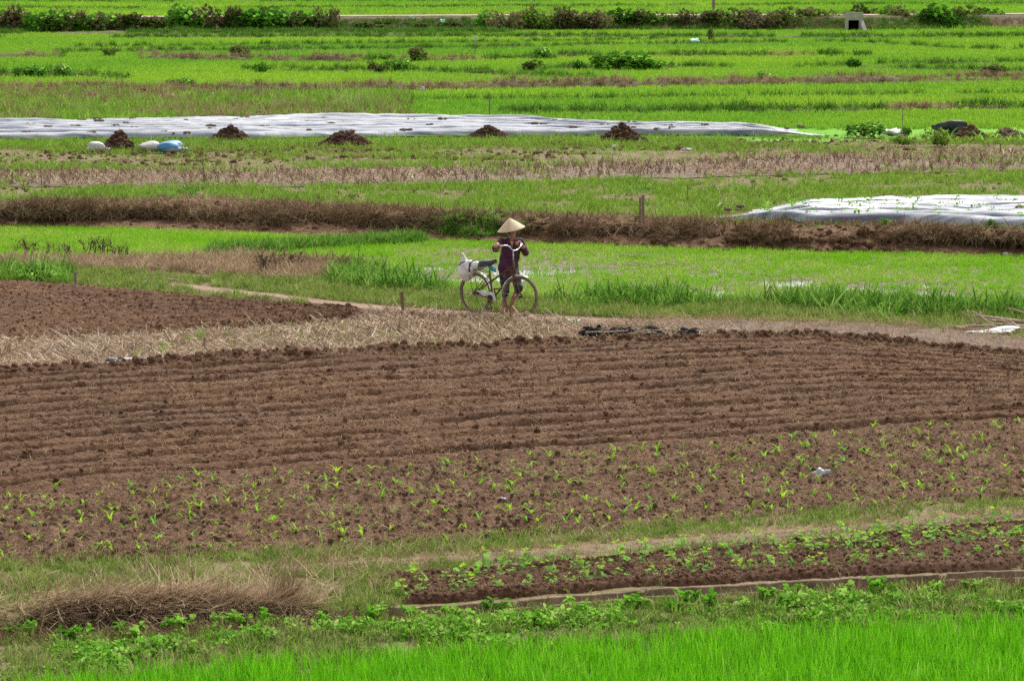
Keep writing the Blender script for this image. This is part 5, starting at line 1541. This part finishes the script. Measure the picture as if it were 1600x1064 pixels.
# ------------------------------------------------------------------ leafy weeds along the channel
def weed_mesh():
    mb = MB()
    for j in range(random.randint(3, 6)):
        a = U(0, 6.28); e = Vector((math.cos(a) * U(.05, .17), math.sin(a) * U(.04, .12), U(.06, .15)))
        mb.tube([(0, 0, 0), e * .5 + Vector((0, 0, .03)), e], [.005, .004, .002], 4)
        for k in range(9):
            q = e * U(.35, 1.05); L = U(.05, .10)
            mb.leaf(q, U(0, 6.28), U(-1.1, .8), L, L * U(.7, .9), random.randrange(2))
    return mb.mesh('leafy_weed', [m_weed2, m_weed])
WM = [weed_mesh() for k in range(8)]
WP = [(20, 1003), (50, 1000), (105, 1010), (130, 1004), (190, 1000), (205, 1008), (222, 1000), (262, 995), (285, 985), (292, 990), (345, 988), (362, 985), (385, 990), (420, 988), (470, 985), (505, 984), (545, 985), (575, 982), (590, 975), (640, 975), (660, 978), (690, 972), (715, 972), (770, 968),
      (790, 975), (895, 960), (905, 966), (960, 965), (985, 960), (1005, 958), (1050, 960), (1075, 955), (1110, 955), (1160, 958), (1200, 948), (1225, 955), (1235, 940), (1270, 945), (1310, 950), (1325, 935), (1365, 935), (1395, 938), (1460, 935), (1515, 930), (1535, 928), (1595, 938), (1620, 935)]
for i, (px, py) in enumerate(WP):
    o = bpy.data.objects.new('leafy_weed', WM[i % 8])
    x, y = G(px, py, -.14); X = np.array([float(x)]); Yn, Yf = S_weed.edges(X); v = np.clip((float(y) - Yn) / (Yf - Yn), 0, .98)
    o.location = (float(x), float((Yn + (Yf - Yn) * v)[0]), float(S_weed.zf(X, Yn + (Yf - Yn) * v, v)[0])); s = U(.6, 1.0); o.scale = (s, s, s); o.rotation_euler = (0, 0, U(0, 6.28))
    tag(link(o), 'broad leaved green weed growing on the bank below the concrete channel', 'weed', 'broad leaved weeds below the channel')
# ------------------------------------------------------------------ bicycle
m_rust_t = plain('rusty_tube', [(.06, .032, .022), (.15, .085, .055)], .65, .3, fs=40, bump=.4)
m_chrome = plain('dull_chrome', [(.50, .50, .50), (.75, .75, .75)], .28, .85, fs=12, bump=.1)
m_tyre = plain('muddy_tyre', [(.13, .10, .075), (.24, .19, .145)], .9, fs=25, bump=.6)
m_steel = plain('grey_steel', [(.30, .30, .30), (.48, .48, .48)], .4, .6, fs=20)
m_saddle = plain('black_saddle', [(.010, .013, .018), (.025, .03, .04)], .42, fs=20, bump=.2)
m_grip = plain('black_grip', [(.015, .015, .016), (.03, .03, .03)], .6)
m_guard = plain('white_guard', [(.42, .42, .46), (.66, .66, .70)], .45, fs=14)
m_hub = plain('greasy_hub', [(.02, .014, .010), (.075, .045, .03)], .7, .3, fs=40)
R = .345
HEAD = math.radians(-41.0); STEER = math.radians(9.0)
bp0 = G3(743.5, 490.0, 0.0)
bike = empty('bicycle', bp0 + Vector((0, 0, -.004)), HEAD)
tag(bike, 'old rusty bicycle pushed along the footpath by the farmer', 'bicycle')
HR = Vector((0, 0, R)); BB = Vector((.37, 0, .275)); ST = Vector((.305, 0, .70)); HT = Vector((.825, 0, .905)); HB = Vector((.845, 0, .70)); HF = Vector((.955, 0, R))
def wheel(name, c, steer, nsp=32):
    w = empty(name); w.parent = bike; w.location = c; w.rotation_euler = (0, 0, steer)
    ring = lambda r, n=56: [Vector((r * math.cos(2 * math.pi * k / n), 0, r * math.sin(2 * math.pi * k / n))) for k in range(n)]
    mb = MB(); mb.tube(ring(R - .020), .020, 10, closed=True); mb.build('tyre', m_tyre, w, True)
    mb = MB(); mb.tube(ring(R - .046), .010, 8, closed=True); mb.build('rim', m_rust_t, w, True)
    mb = MB(); mb.tube([(0, -.055, 0), (0, -.05, 0), (0, -.03, 0), (0, -.028, 0), (0, .028, 0), (0, .03, 0), (0, .05, 0), (0, .055, 0)], [.012, .014, .028, .016, .016, .028, .014, .012], 12)
    mb.tube([(0, -.085, 0), (0, .085, 0)], .007, 8)
    mb.build('hub', m_hub, w, True)
    mb = MB()
    for k in range(nsp):
        a = 2 * math.pi * k / nsp; b = a + (.75 if (k // 2) % 2 else -.75); s = .03 if k % 2 else -.03
        mb.tube([(.027 * math.cos(b), s, .027 * math.sin(b)), ((R - .05) * math.cos(a), 0, (R - .05) * math.sin(a))], .0013, 4, cap=False)
    mb.build('spokes', m_hub, w)
    return w
wheel('rear_wheel', HR, 0)
fw = wheel('front_wheel', HF, STEER)
mb = MB()
for s in (-1, 1):
    mb.tube([HT + Vector((-.01, .012 * s, -.07)), ST + Vector((0, .022 * s, -.16)), HR + Vector((0, .06 * s, .01))], .0095, 8)      # twin lateral tubes
    mb.tube([BB + Vector((0, .02 * s, 0)), HR + Vector((0, .06 * s, -.005))], .010, 8)                                             # chain stays
    mb.tube([ST + Vector((0, .018 * s, -.03)), HR + Vector((0, .058 * s, .02))], .008, 8)                                          # seat stays
mb.tube([HB + Vector((-.01, 0, .03)), BB], .015, 10)
mb.tube([ST + Vector((.0, 0, .03)), BB], .015, 10)
mb.tube([HT, HB], .019, 12)
mb.tube([BB + Vector((0, -.04, 0)), BB + Vector((0, .04, 0))], .022, 12)
mb.build('frame', m_rust_t, bike, True)
mb = MB(); mb.tube([ST, ST + Vector((-.012, 0, .11))], .0125, 10); mb.build('seat_post', m_steel, bike, True)
# steering parts turn together with the front wheel
def turn(v):
    v = Vector(v) - HB; c, s = math.cos(STEER), math.sin(STEER)
    return HB + Vector((v.x * c - v.y * s, v.x * s + v.y * c, v.z))
fw.location = turn(HF)
mb = MB()
for s in (-1, 1):
    mb.tube([turn(HB + Vector((.0, .05 * s, -.01))), turn(HB + Vector((.015, .056 * s, -.15))), turn(HB + Vector((.05, .057 * s, -.27))), turn(HF + Vector((0, .058 * s, 0)))], [.0125, .011, .0095, .008], 8)
mb.tube([turn(HB + Vector((0, -.055, -.005))), turn(HB + Vector((0, .055, -.005)))], .014, 8)
mb.build('fork', m_rust_t, bike, True)
STEM = HT + Vector((-.012, 0, .19))
mb = MB(); mb.tube([HT + Vector((0, 0, -.01)), STEM], .012, 10); mb.tube([STEM + Vector((-.005, 0, 0)), turn(STEM + Vector((.035, 0, .0)))], .014, 8); mb.build('stem', m_steel, bike, True)
bar = []
for (x, y, z) in ((-.14, -.315, .085), (-.06, -.305, .09), (.0, -.28, .10), (.035, -.24, .10), (.05, -.17, .07), (.045, -.10, .02), (.035, -.05, .0)):
    bar.append(turn(STEM + Vector((x, y, z))))
full = bar + [turn(STEM + Vector((.035, .0, 0)))] + [turn(STEM + Vector((x, -y, z))) for (x, y, z) in reversed(((-.10, -.285, .085), (-.04, -.28, .09), (.0, -.26, .095), (.035, -.22, .09), (.05, -.16, .06), (.045, -.10, .02), (.035, -.05, .0)))]
hb = MB(); hb.tube(full, .0105, 10); hbar = hb.build('handlebar', m_chrome, bike, True)
gr_R = [turn(STEM + Vector((-.165, -.318, .082))), turn(STEM + Vector((-.06, -.305, .09)))]
gr_L = [turn(STEM + Vector((-.12, .288, .082))), turn(STEM + Vector((-.02, .27, .093)))]
for g_ in (gr_R, gr_L):
    mb = MB(); mb.tube([g_[0], g_[1]], .0165, 10); mb.build('grip', m_grip, hbar, True)
mb = MB(); mb.tube([gr_R[1] + Vector((.03, .02, -.01)), gr_R[1] + Vector((.0, .0, -.05)), gr_R[0] + Vector((.01, 0, -.06))], [.006, .005, .004], 6); mb.build('brake_lever', m_steel, hbar, True)
# saddle
mb = MB(); vs = []; fs = []
NS = 13
prof = [(-.17, .070, .0), (-.155, .095, .01), (-.12, .105, .018), (-.08, .098, .014), (-.03, .075, .006), (.02, .05, .0), (.07, .034, .0), (.12, .027, .006), (.155, .024, .010), (.17, .015, .008)]
for (x, w, z) in prof:
    for j in range(NS):
        a = math.pi * j / (NS - 1)
        vs.append((x, w * math.cos(a), z + .03 * math.sin(a) ** .6 - (.012 + .62 * w) * abs(math.cos(a)) ** 3))
for i in range(len(prof) - 1):
    for j in range(NS - 1):
        fs.append((i * NS + j, i * NS + j + 1, (i + 1) * NS + j + 1, (i + 1) * NS + j))
fs.append(tuple(range(NS - 1, -1, -1))); fs.append(tuple((len(prof) - 1) * NS + j for j in range(NS)))
mb.add(vs, fs)
for y in (-.02, .02):
    mb.tube([(.15, y * .5, -.012), (.05, y, -.04), (-.08, y, -.045), (-.15, y * 2.5, -.012)], .004, 6)
sd = mb.build('saddle', m_saddle, bike, True, ST + Vector((-.03, 0, .165))); sd.rotation_euler = (0, -.14, 0); sd.scale = (1.06, 1, 1.1)
def mudguard(name, c, a0, a1, steer, mat, r=R + .014, wd=.030):
    mb = MB(); vs = []; fs = []; n = 22
    for i in range(n + 1):
        a = math.radians(a0 + (a1 - a0) * i / n)
        for (y, dr) in ((-wd, -.016), (-wd * .7, -.003), (0, .004), (wd * .7, -.003), (wd, -.016)):
            vs.append((math.cos(a) * (r + dr), y, math.sin(a) * (r + dr)))
    for i in range(n):
        for j in range(4):
            fs.append((i * 5 + j, i * 5 + j + 1, i * 5 + 6 + j, i * 5 + 5 + j))
    mb.add(vs, fs)
    for s in (-1, 1):
        a = math.radians(a1 - 12 if name.startswith('rear') else a1 - 25)
        mb.tube([(0, .06 * s, 0), (math.cos(a) * r, wd * s, math.sin(a) * r)], .003, 5)
    o = mb.build(name, mat, bike, True, c); o.rotation_euler = (0, 0, steer)
    so = o.modifiers.new('thick', 'SOLIDIFY'); so.thickness = .002
    return o
mudguard('front_mudguard', turn(HF), 62, 196, STEER, m_chrome)
mudguard('rear_mudguard', HR, 10, 192, 0, m_chrome)
# chain guard, crank, pedals
mb = MB()
def arcpts(c, r, a0, a1, n): return [(c[0] + r * math.cos(math.radians(a0 + (a1 - a0) * k / n)), c[1] + r * math.sin(math.radians(a0 + (a1 - a0) * k / n))) for k in range(n + 1)]
outl = [(.06, .395), (.16, .405), (.26, .40)] + arcpts((.37, .275), .118, 125, -8, 10) + arcpts((.37, .275), .070, -8, 120, 8) + [(.30, .335), (.24, .315), (.20, .33), (.14, .365)]
no = len(outl)
mb.add([(x, -.055, z) for x, z in outl] + [(x, -.070, z) for x, z in outl],
       [tuple(range(no)), tuple(range(2 * no - 1, no - 1, -1))] + [(i, i + no, (i + 1) % no + no, (i + 1) % no) for i in range(no)])
mb.build('chain_guard', m_guard, bike)
mb = MB(); mb.tube([Vector((BB.x + .075 * math.cos(t * .2618), -.045, BB.z + .075 * math.sin(t * .2618))) for t in range(24)], .006, 6, closed=True)
for k in range(5):
    a = k * 1.2566; mb.tube([BB + Vector((0, -.045, 0)), BB + Vector((.072 * math.cos(a), -.045, .072 * math.sin(a)))], .006, 5)
mb.build('chainring', m_rust_t, bike, True)
for s, a in ((-1, -75), (1, 105)):
    a = math.radians(a); e = BB + Vector((.155 * math.cos(a), .085 * s, .155 * math.sin(a)))
    mb = MB(); mb.tube([BB + Vector((0, .04 * s, 0)), BB + Vector((.01, .075 * s, 0)), e], [.011, .011, .009], 8); ck = mb.build('crank', m_rust_t, bike, True)
    mb = MB(); mb.box(e + Vector((0, .055 * s, 0)), (.035, .045, .011)); mb.build('pedal', m_grip, ck)
mb = MB()
mb.tube([HR + Vector((.0, -.05, -.03)), BB + Vector((0, -.05, -.072))], .004, 5); mb.tube([HR + Vector((0, -.05, .03)), BB + Vector((0, -.05, .075))], .004, 5)
mb.build('chain', m_hub, bike)
# carrier
mb = MB()
for y in (-.065, .065):
    mb.tube([(.25, y * .4, .70), (.14, y, .735), (-.23, y, .735)], .006, 6)
    mb.tube([(-.12, y, .735), (-.01, y, R + .02)], .005, 6)
mb.tube([(-.23, -.065, .735), (-.23, .065, .735)], .006, 6)
for x in (-.12, 0, .1): mb.tube([(x, -.065, .735), (x, .065, .735)], .005, 6)
mb.build('carrier', m_rust_t, bike, True)
Mb = Matrix.Translation(bike.location) @ Matrix.Rotation(HEAD, 4, 'Z')
# sack on the carrier
m_bag = sackmat('printed_white_sack', [(.44, .42, .415), (.64, .62, .615)])
mb = MB()
mb.ball((-.20, 0, .70), (.15, .12, .17), 16, 12); mb.ball((-.13, -.01, .76), (.14, .11, .11), 16, 12); mb.ball((.05, .0, .80), (.17, .09, .06), 16, 10)
mb.capsule((-.24, 0, .84), (-.295, .0, .985), .07, .012); mb.capsule((-.27, 0, .70), (-.24, 0, .56), .09, .055); mb.ball((.16, .0, .83), (.10, .085, .05))
bag = remesh(mb, 'tied_sack', m_bag, .012, 3, disp=lambda c: .030 * n3(c, 9, 3) + .012 * n3(c, 28, 5))
bag.matrix_world = Mb; tag(bag, 'knotted white plastic sack strapped on the bicycle carrier behind the saddle', 'sack')
mb = MB(); mb.tube([(-.05, -.11, .70), (-.055, -.09, .83), (-.05, .0, .885), (-.055, .10, .83)], .014, 6); mb.tube([(-.27, -.10, .80), (-.22, -.12, .84), (-.14, -.115, .86)], .010, 6)
o = mb.build('strap', m_grip, None, True); o.parent = bag; 
mb = MB(); mb.ball((.36, -.0, .775), (.085, .05, .035), 14, 8, rot=Matrix.Rotation(.3, 3, 'Y')); mb.capsule((.39, -.02, .76), (.455, -.03, .735), .028, .02)
o = remesh(mb, 'teal_rag', m_teal, .008, 2, disp=lambda c: .02 * n3(c, 22, 3)); o.matrix_world = Mb; tag(o, 'teal rag tied under the bicycle saddle', 'rag')

# ------------------------------------------------------------------ the farmer
m_skin = plain('tanned_skin', [(.33, .165, .10), (.44, .235, .15)], .6, fs=12, bump=.15)
m_shirt = plain('purple_shirt', [(.052, .014, .040), (.092, .028, .070)], .85, fs=9, bump=.35, bdist=.015)
def trouser_mat():
    m, nt, b = newmat('floral_trousers')
    v = nt.nodes.new('ShaderNodeTexVoronoi'); v.inputs['Scale'].default_value = 16
    tc = nt.nodes.new('ShaderNodeTexCoord'); nt.links.new(tc.outputs['Object'], v.inputs['Vector'])
    c = rampnode(nt, [(.0, (.012, .016, .022)), (.45, (.014, .05, .06)), (.62, (.15, .055, .05)), (.8, (.016, .018, .024)), (.92, (.10, .085, .07))]); c.color_ramp.interpolation = 'CONSTANT'
    sp = nt.nodes.new('ShaderNodeSeparateColor'); nt.links.new(v.outputs['Color'], sp.inputs[0])
    nt.links.new(sp.outputs[0], c.inputs[0]); nt.links.new(c.outputs[0], b.inputs['Base Color']); b.inputs['Roughness'].default_value = .85
    return m
m_trou = trouser_mat()
m_hat = plain('palm_leaf_hat', [(.44, .33, .21), (.56, .44, .30)], .7, fs=10, stretch=(1, 1, .2), bump=.15)
m_hair = plain('dark_hair', [(.012, .010, .009), (.03, .025, .022)], .6)
m_mudskin = plain('muddy_shin', [(.13, .065, .04), (.24, .125, .08)], .7, fs=10, bump=.2)
po = G3(795, 490.4, 0.0)
W2 = lambda v: Mb @ Vector(v) - po
hR = W2((gr_R[0] + gr_R[1]) / 2); hL = W2((gr_L[0] + gr_L[1]) / 2)
dR = (W2(gr_R[1]) - W2(gr_R[0])).normalized(); dL = (W2(gr_L[1]) - W2(gr_L[0])).normalized()
person = empty('person', po); tag(person, 'farmer in conical hat, purple shirt and patterned trousers pushing a bicycle', 'person')
V3 = Vector
pel = V3((-.01, .08, .74)); chest = V3((.035, .02, 1.07)); neck = V3((.05, -.02, 1.245)); head = V3((.06, -.05, 1.385))
shR = V3((-.115, -.01, 1.205)); shL = V3((.19, .03, 1.205))
wrR = hR + V3((.02, .085, .025)); wrL = hL + V3((.05, .07, -.015))
elR = V3((-.225, -.16, 1.045)); elR = (shR + wrR) / 2 + V3((-.07, .05, -.10))
elL = V3((.275, .12, 1.00))
hipR = V3((-.085, .09, .72)); hipL = V3((.075, .07, .72))
knR = V3((-.055, .06, .39)); anR = V3((-.085, .16, .085)); 
knL = V3((.165, -.10, .44)); anL = V3((.03, .10, .125))
toeR = V3((-.10, .02, .02)); toeL = V3((.15, -.03, .025))
mb = MB()
mb.capsule(pel, chest, .085, .085); mb.capsule(neck + V3((0, .01, -.03)), head + V3((0, .02, -.05)), .047, .045)
mb.capsule(shR, chest + V3((-.03, 0, .06)), .045, .07); mb.capsule(shL, chest + V3((.03, 0, .06)), .045, .07)
# head with face
mb.ball(head + V3((0, .012, .03)), (.072, .088, .090), 18, 14); mb.ball(head + V3((.006, -.022, -.045)), (.052, .062, .062), 16, 12)
mb.ball(head + V3((.012, -.082, -.092)), (.022, .018, .018)); mb.capsule(head + V3((.014, -.090, .015)), head + V3((.016, -.106, -.028)), .010, .015)
mb.ball(head + V3((-.022, -.076, -.018)), (.022, .016, .016)); mb.ball(head + V3((.045, -.070, -.018)), (.022, .016, .016))
mb.ball(head + V3((.014, -.088, -.058)), (.025, .010, .007)); mb.ball(head + V3((.014, -.086, -.070)), (.021, .010, .007))
mb.ball(head + V3((-.070, .01, -.005)), (.012, .022, .032)); mb.ball(head + V3((.074, .02, -.005)), (.012, .022, .032))
mb.capsule(head + V3((-.038, -.077, .024)), head + V3((.0, -.086, .026)), .008, .008); mb.capsule(head + V3((.03, -.086, .026)), head + V3((.062, -.068, .024)), .008, .008)
# arms
for sh, el, wr in ((shR, elR, wrR), (shL, elL, wrL)):
    mb.capsule(sh, el, .043, .036); mb.capsule(el, wr, .037, .026)
# hands: palm over the grip, four fingers curling round it, thumb under
def hand(wr, c, d, palm):
    """wr wrist, c grip centre, d grip direction towards the stem, palm: from grip to back of hand"""
    palm = (palm - d * palm.dot(d)).normalized(); side = d.cross(palm).normalized()
    if (wr - c).dot(side) > 0: side = -side
    r = .030
    kn = c + palm * r
    mb.capsule(wr, c + palm * (r + .006) - side * .012, .026, .030)
    mb.ball(c + palm * (r + .004) - side * .008, (.034, .034, .026))
    for k, (off, ln) in enumerate(((.034, .95), (.012, 1.05), (-.011, 1.0), (-.033, .85))):
        b = c + d * off
        p = [b + palm * (r + .002) + side * .006, b + palm * (r * .45 * ln) + side * (r + .006), b - palm * (r * .55 * ln) + side * (r * .9), b - palm * (r * .95 * ln) + side * .004]
        mb.capsule(p[0], p[1], .0105, .0100, 8); mb.capsule(p[1], p[2], .0100, .0092, 8); mb.capsule(p[2], p[3], .0092, .008, 8)
    t0 = c + d * .034 - side * .020 + palm * .014
    mb.capsule(t0, c + d * .055 - side * .026 - palm * .012, .013, .011, 8); mb.capsule(c + d * .055 - side * .026 - palm * .012, c + d * .050 - side * .004 - palm * .032, .011, .009, 8)
hand(wrR, hR, dR, V3((-.1, .1, .9)))
hand(wrL, hL, dL, V3((.3, .2, .8)))
# legs and feet
for hp, kn, an, toe in ((hipR, knR, anR, toeR), (hipL, knL, anL, toeL)):
    mb.capsule(hp, kn, .075, .048); mb.capsule(kn, kn.lerp(an, .35) + V3((0, .015, 0)), .047, .047); mb.capsule(kn.lerp(an, .35) + V3((0, .015, 0)), an, .047, .031)
    f = (toe - an); f.z = 0; f.normalize(); sdv = V3((-f.y, f.x, 0))
    heel = an - f * .03; heel.z = max(.028, an.z - .06)
    mb.ball(heel, (.03, .03, .032)); mb.capsule(an, heel, .030, .028); ball_ = toe - f * .035; ball_.z = toe.z + .004
    mb.capsule(an + f * .02 + V3((0, 0, -.015)), ball_, .030, .026); mb.capsule(heel, ball_, .026, .024)
    for k in range(5):
        o_ = sdv * (-.030 + .015 * k) * (1 if hp is hipL else -1)
        L = (.042, .036, .032, .028, .022)[k]
        mb.capsule(ball_ + o_, ball_ + o_ + f * L + V3((0, 0, -.010)), .0115 if k == 0 else .0095, .009 if k == 0 else .0075, 8)
body = remesh(mb, 'body', m_skin, .0065, 3, person)
# clothes
mb = MB()
hem = V3((-.02, .075, .665))
mb.capsule(chest + V3((-.045, 0, .015)), hem + V3((-.05, 0, .09)), .118, .112); mb.capsule(chest + V3((.045, 0, .015)), hem + V3((.06, 0, .09)), .118, .112); mb.capsule(chest + V3((.0, -.015, .0)), hem + V3((.005, -.01, .09)), .118, .114)
mb.capsule(shR + V3((.01, 0, 0)), chest + V3((-.04, 0, .04)), .060, .10); mb.capsule(shL + V3((-.01, 0, 0)), chest + V3((.04, 0, .04)), .060, .10)
mb.capsule(neck + V3((-.05, .02, -.035)), shR, .04, .055); mb.capsule(neck + V3((.05, .02, -.035)), shL, .04, .055)
mb.capsule(shR, elR, .060, .054); mb.capsule(elR, elR.lerp(wrR, .45), .054, .046)
mb.capsule(shL, elL, .060, .056); mb.capsule(elL, elL.lerp(wrL, .50), .056, .046)
def shirt_disp(c):
    fold = np.sin(c[:, 0] * 38 + 3 * np.sin(c[:, 2] * 7)) * .004 * sstep(1.05, .75, c[:, 2])
    return .024 * n3(c, 9, 4) + .014 * n3(c, 20, 6) + 1.6 * fold
shirt = remesh(mb, 'shirt', m_shirt, .009, 4, person, shirt_disp)
mb = MB()   # collar: two flaps either side of the open neck
for s in (-1, 1):
    a = neck + V3((.058 * s, .03, .0)); b = neck + V3((.075 * s, -.075, -.045)); c = neck + V3((.022 * s, -.095, -.085)); d = neck + V3((.035 * s, -.055, -.02))
    nrm = V3((0, -.012, .012))
    mb.add([a, b, c, d, a + nrm, b + nrm, c + nrm, d + nrm], [(0, 1, 2, 3), (7, 6, 5, 4), (0, 4, 5, 1), (1, 5, 6, 2), (2, 6, 7, 3), (3, 7, 4, 0)])
mb.tube([neck + V3((-.058, .02, -.005)), neck + V3((0, .065, .01)), neck + V3((.058, .03, -.005))], .017, 8)
mb.build('collar', m_shirt, shirt, True)
mb = MB()   # open V of skin below the throat
mb.add([neck + V3((-.034, -.102, -.03)), neck + V3((.034, -.102, -.03)), neck + V3((.006, -.128, -.135)), neck + V3((-.030, -.06, -.03)), neck + V3((.030, -.06, -.03)), neck + V3((.0, -.08, -.13))], [(0, 2, 1), (0, 1, 4, 3), (0, 3, 5, 2), (1, 2, 5, 4)])
mb.build('neckline', m_skin, shirt)
mb = MB()
mb.capsule(pel + V3((-.05, 0, -.02)), pel + V3((.06, 0, -.02)), .11, .11)
mb.capsule(hipR, knR, .088, .070); mb.capsule(knR, knR.lerp(anR, .22), .070, .066); mb.capsule(hipL, knL, .090, .072); mb.capsule(knL, knL.lerp(anL, .12), .072, .066)
trou = remesh(mb, 'trousers', m_trou, .009, 4, person, lambda c: .014 * n3(c, 10, 8) + .008 * n3(c, 24, 2))
# hair at the nape and conical hat
mb = MB(); mb.ball(head + V3((0, .03, .045)), (.082, .084, .085), 16, 12); mb.ball(head + V3((-.01, .085, -.05)), (.05, .035, .06)); mb.ball(head + V3((-.055, .04, -.03)), (.022, .04, .05))
remesh(mb, 'hair', m_hair, .008, 2, person)
hat = empty('conical_hat'); hat.parent = person
hat.location = V3((.043, -.035, 1.405)); hat.rotation_euler = (.10, -math.radians(11), 0)
mb = MB(); vs = []; fs = []; n = 40; rows = 14
for i in range(rows + 1):
    t = i / rows; r = .226 * t; z = .192 * (1 - t) + .006 * math.sin(t * math.pi) + (.0018 if i % 2 else 0)
    for j in range(n):
        vs.append((r * math.cos(2 * math.pi * j / n), r * math.sin(2 * math.pi * j / n), z))
for i in range(rows):
    for j in range(n):
        fs.append((i * n + j, (i + 1) * n + j, (i + 1) * n + (j + 1) % n, i * n + (j + 1) % n))
mb.add(vs, fs)
c_ = mb.build('hat_cone', m_hat, hat, True); so = c_.modifiers.new('thick', 'SOLIDIFY'); so.thickness = .004; so.offset = -1
mb = MB(); mb.tube([Vector((.226 * math.cos(2 * math.pi * j / 40), .226 * math.sin(2 * math.pi * j / 40), 0)) for j in range(40)], .005, 6, closed=True); mb.build('hat_rim', m_hat, hat, True)
mb = MB(); mb.tube([(-.085, -.02, .07), (-.092, -.03, -.02), (-.07, -.03, -.08), (-.03, -.06, -.118)], .010, 6); mb.build('chin_strap', m_sackg, hat, True)

# anything left over from the prototypes goes away
for o in [o for o in COL.objects if o.location.y < -400]:
    for ch in list(o.children):
        bpy.data.objects.remove(ch)
    bpy.data.objects.remove(o)
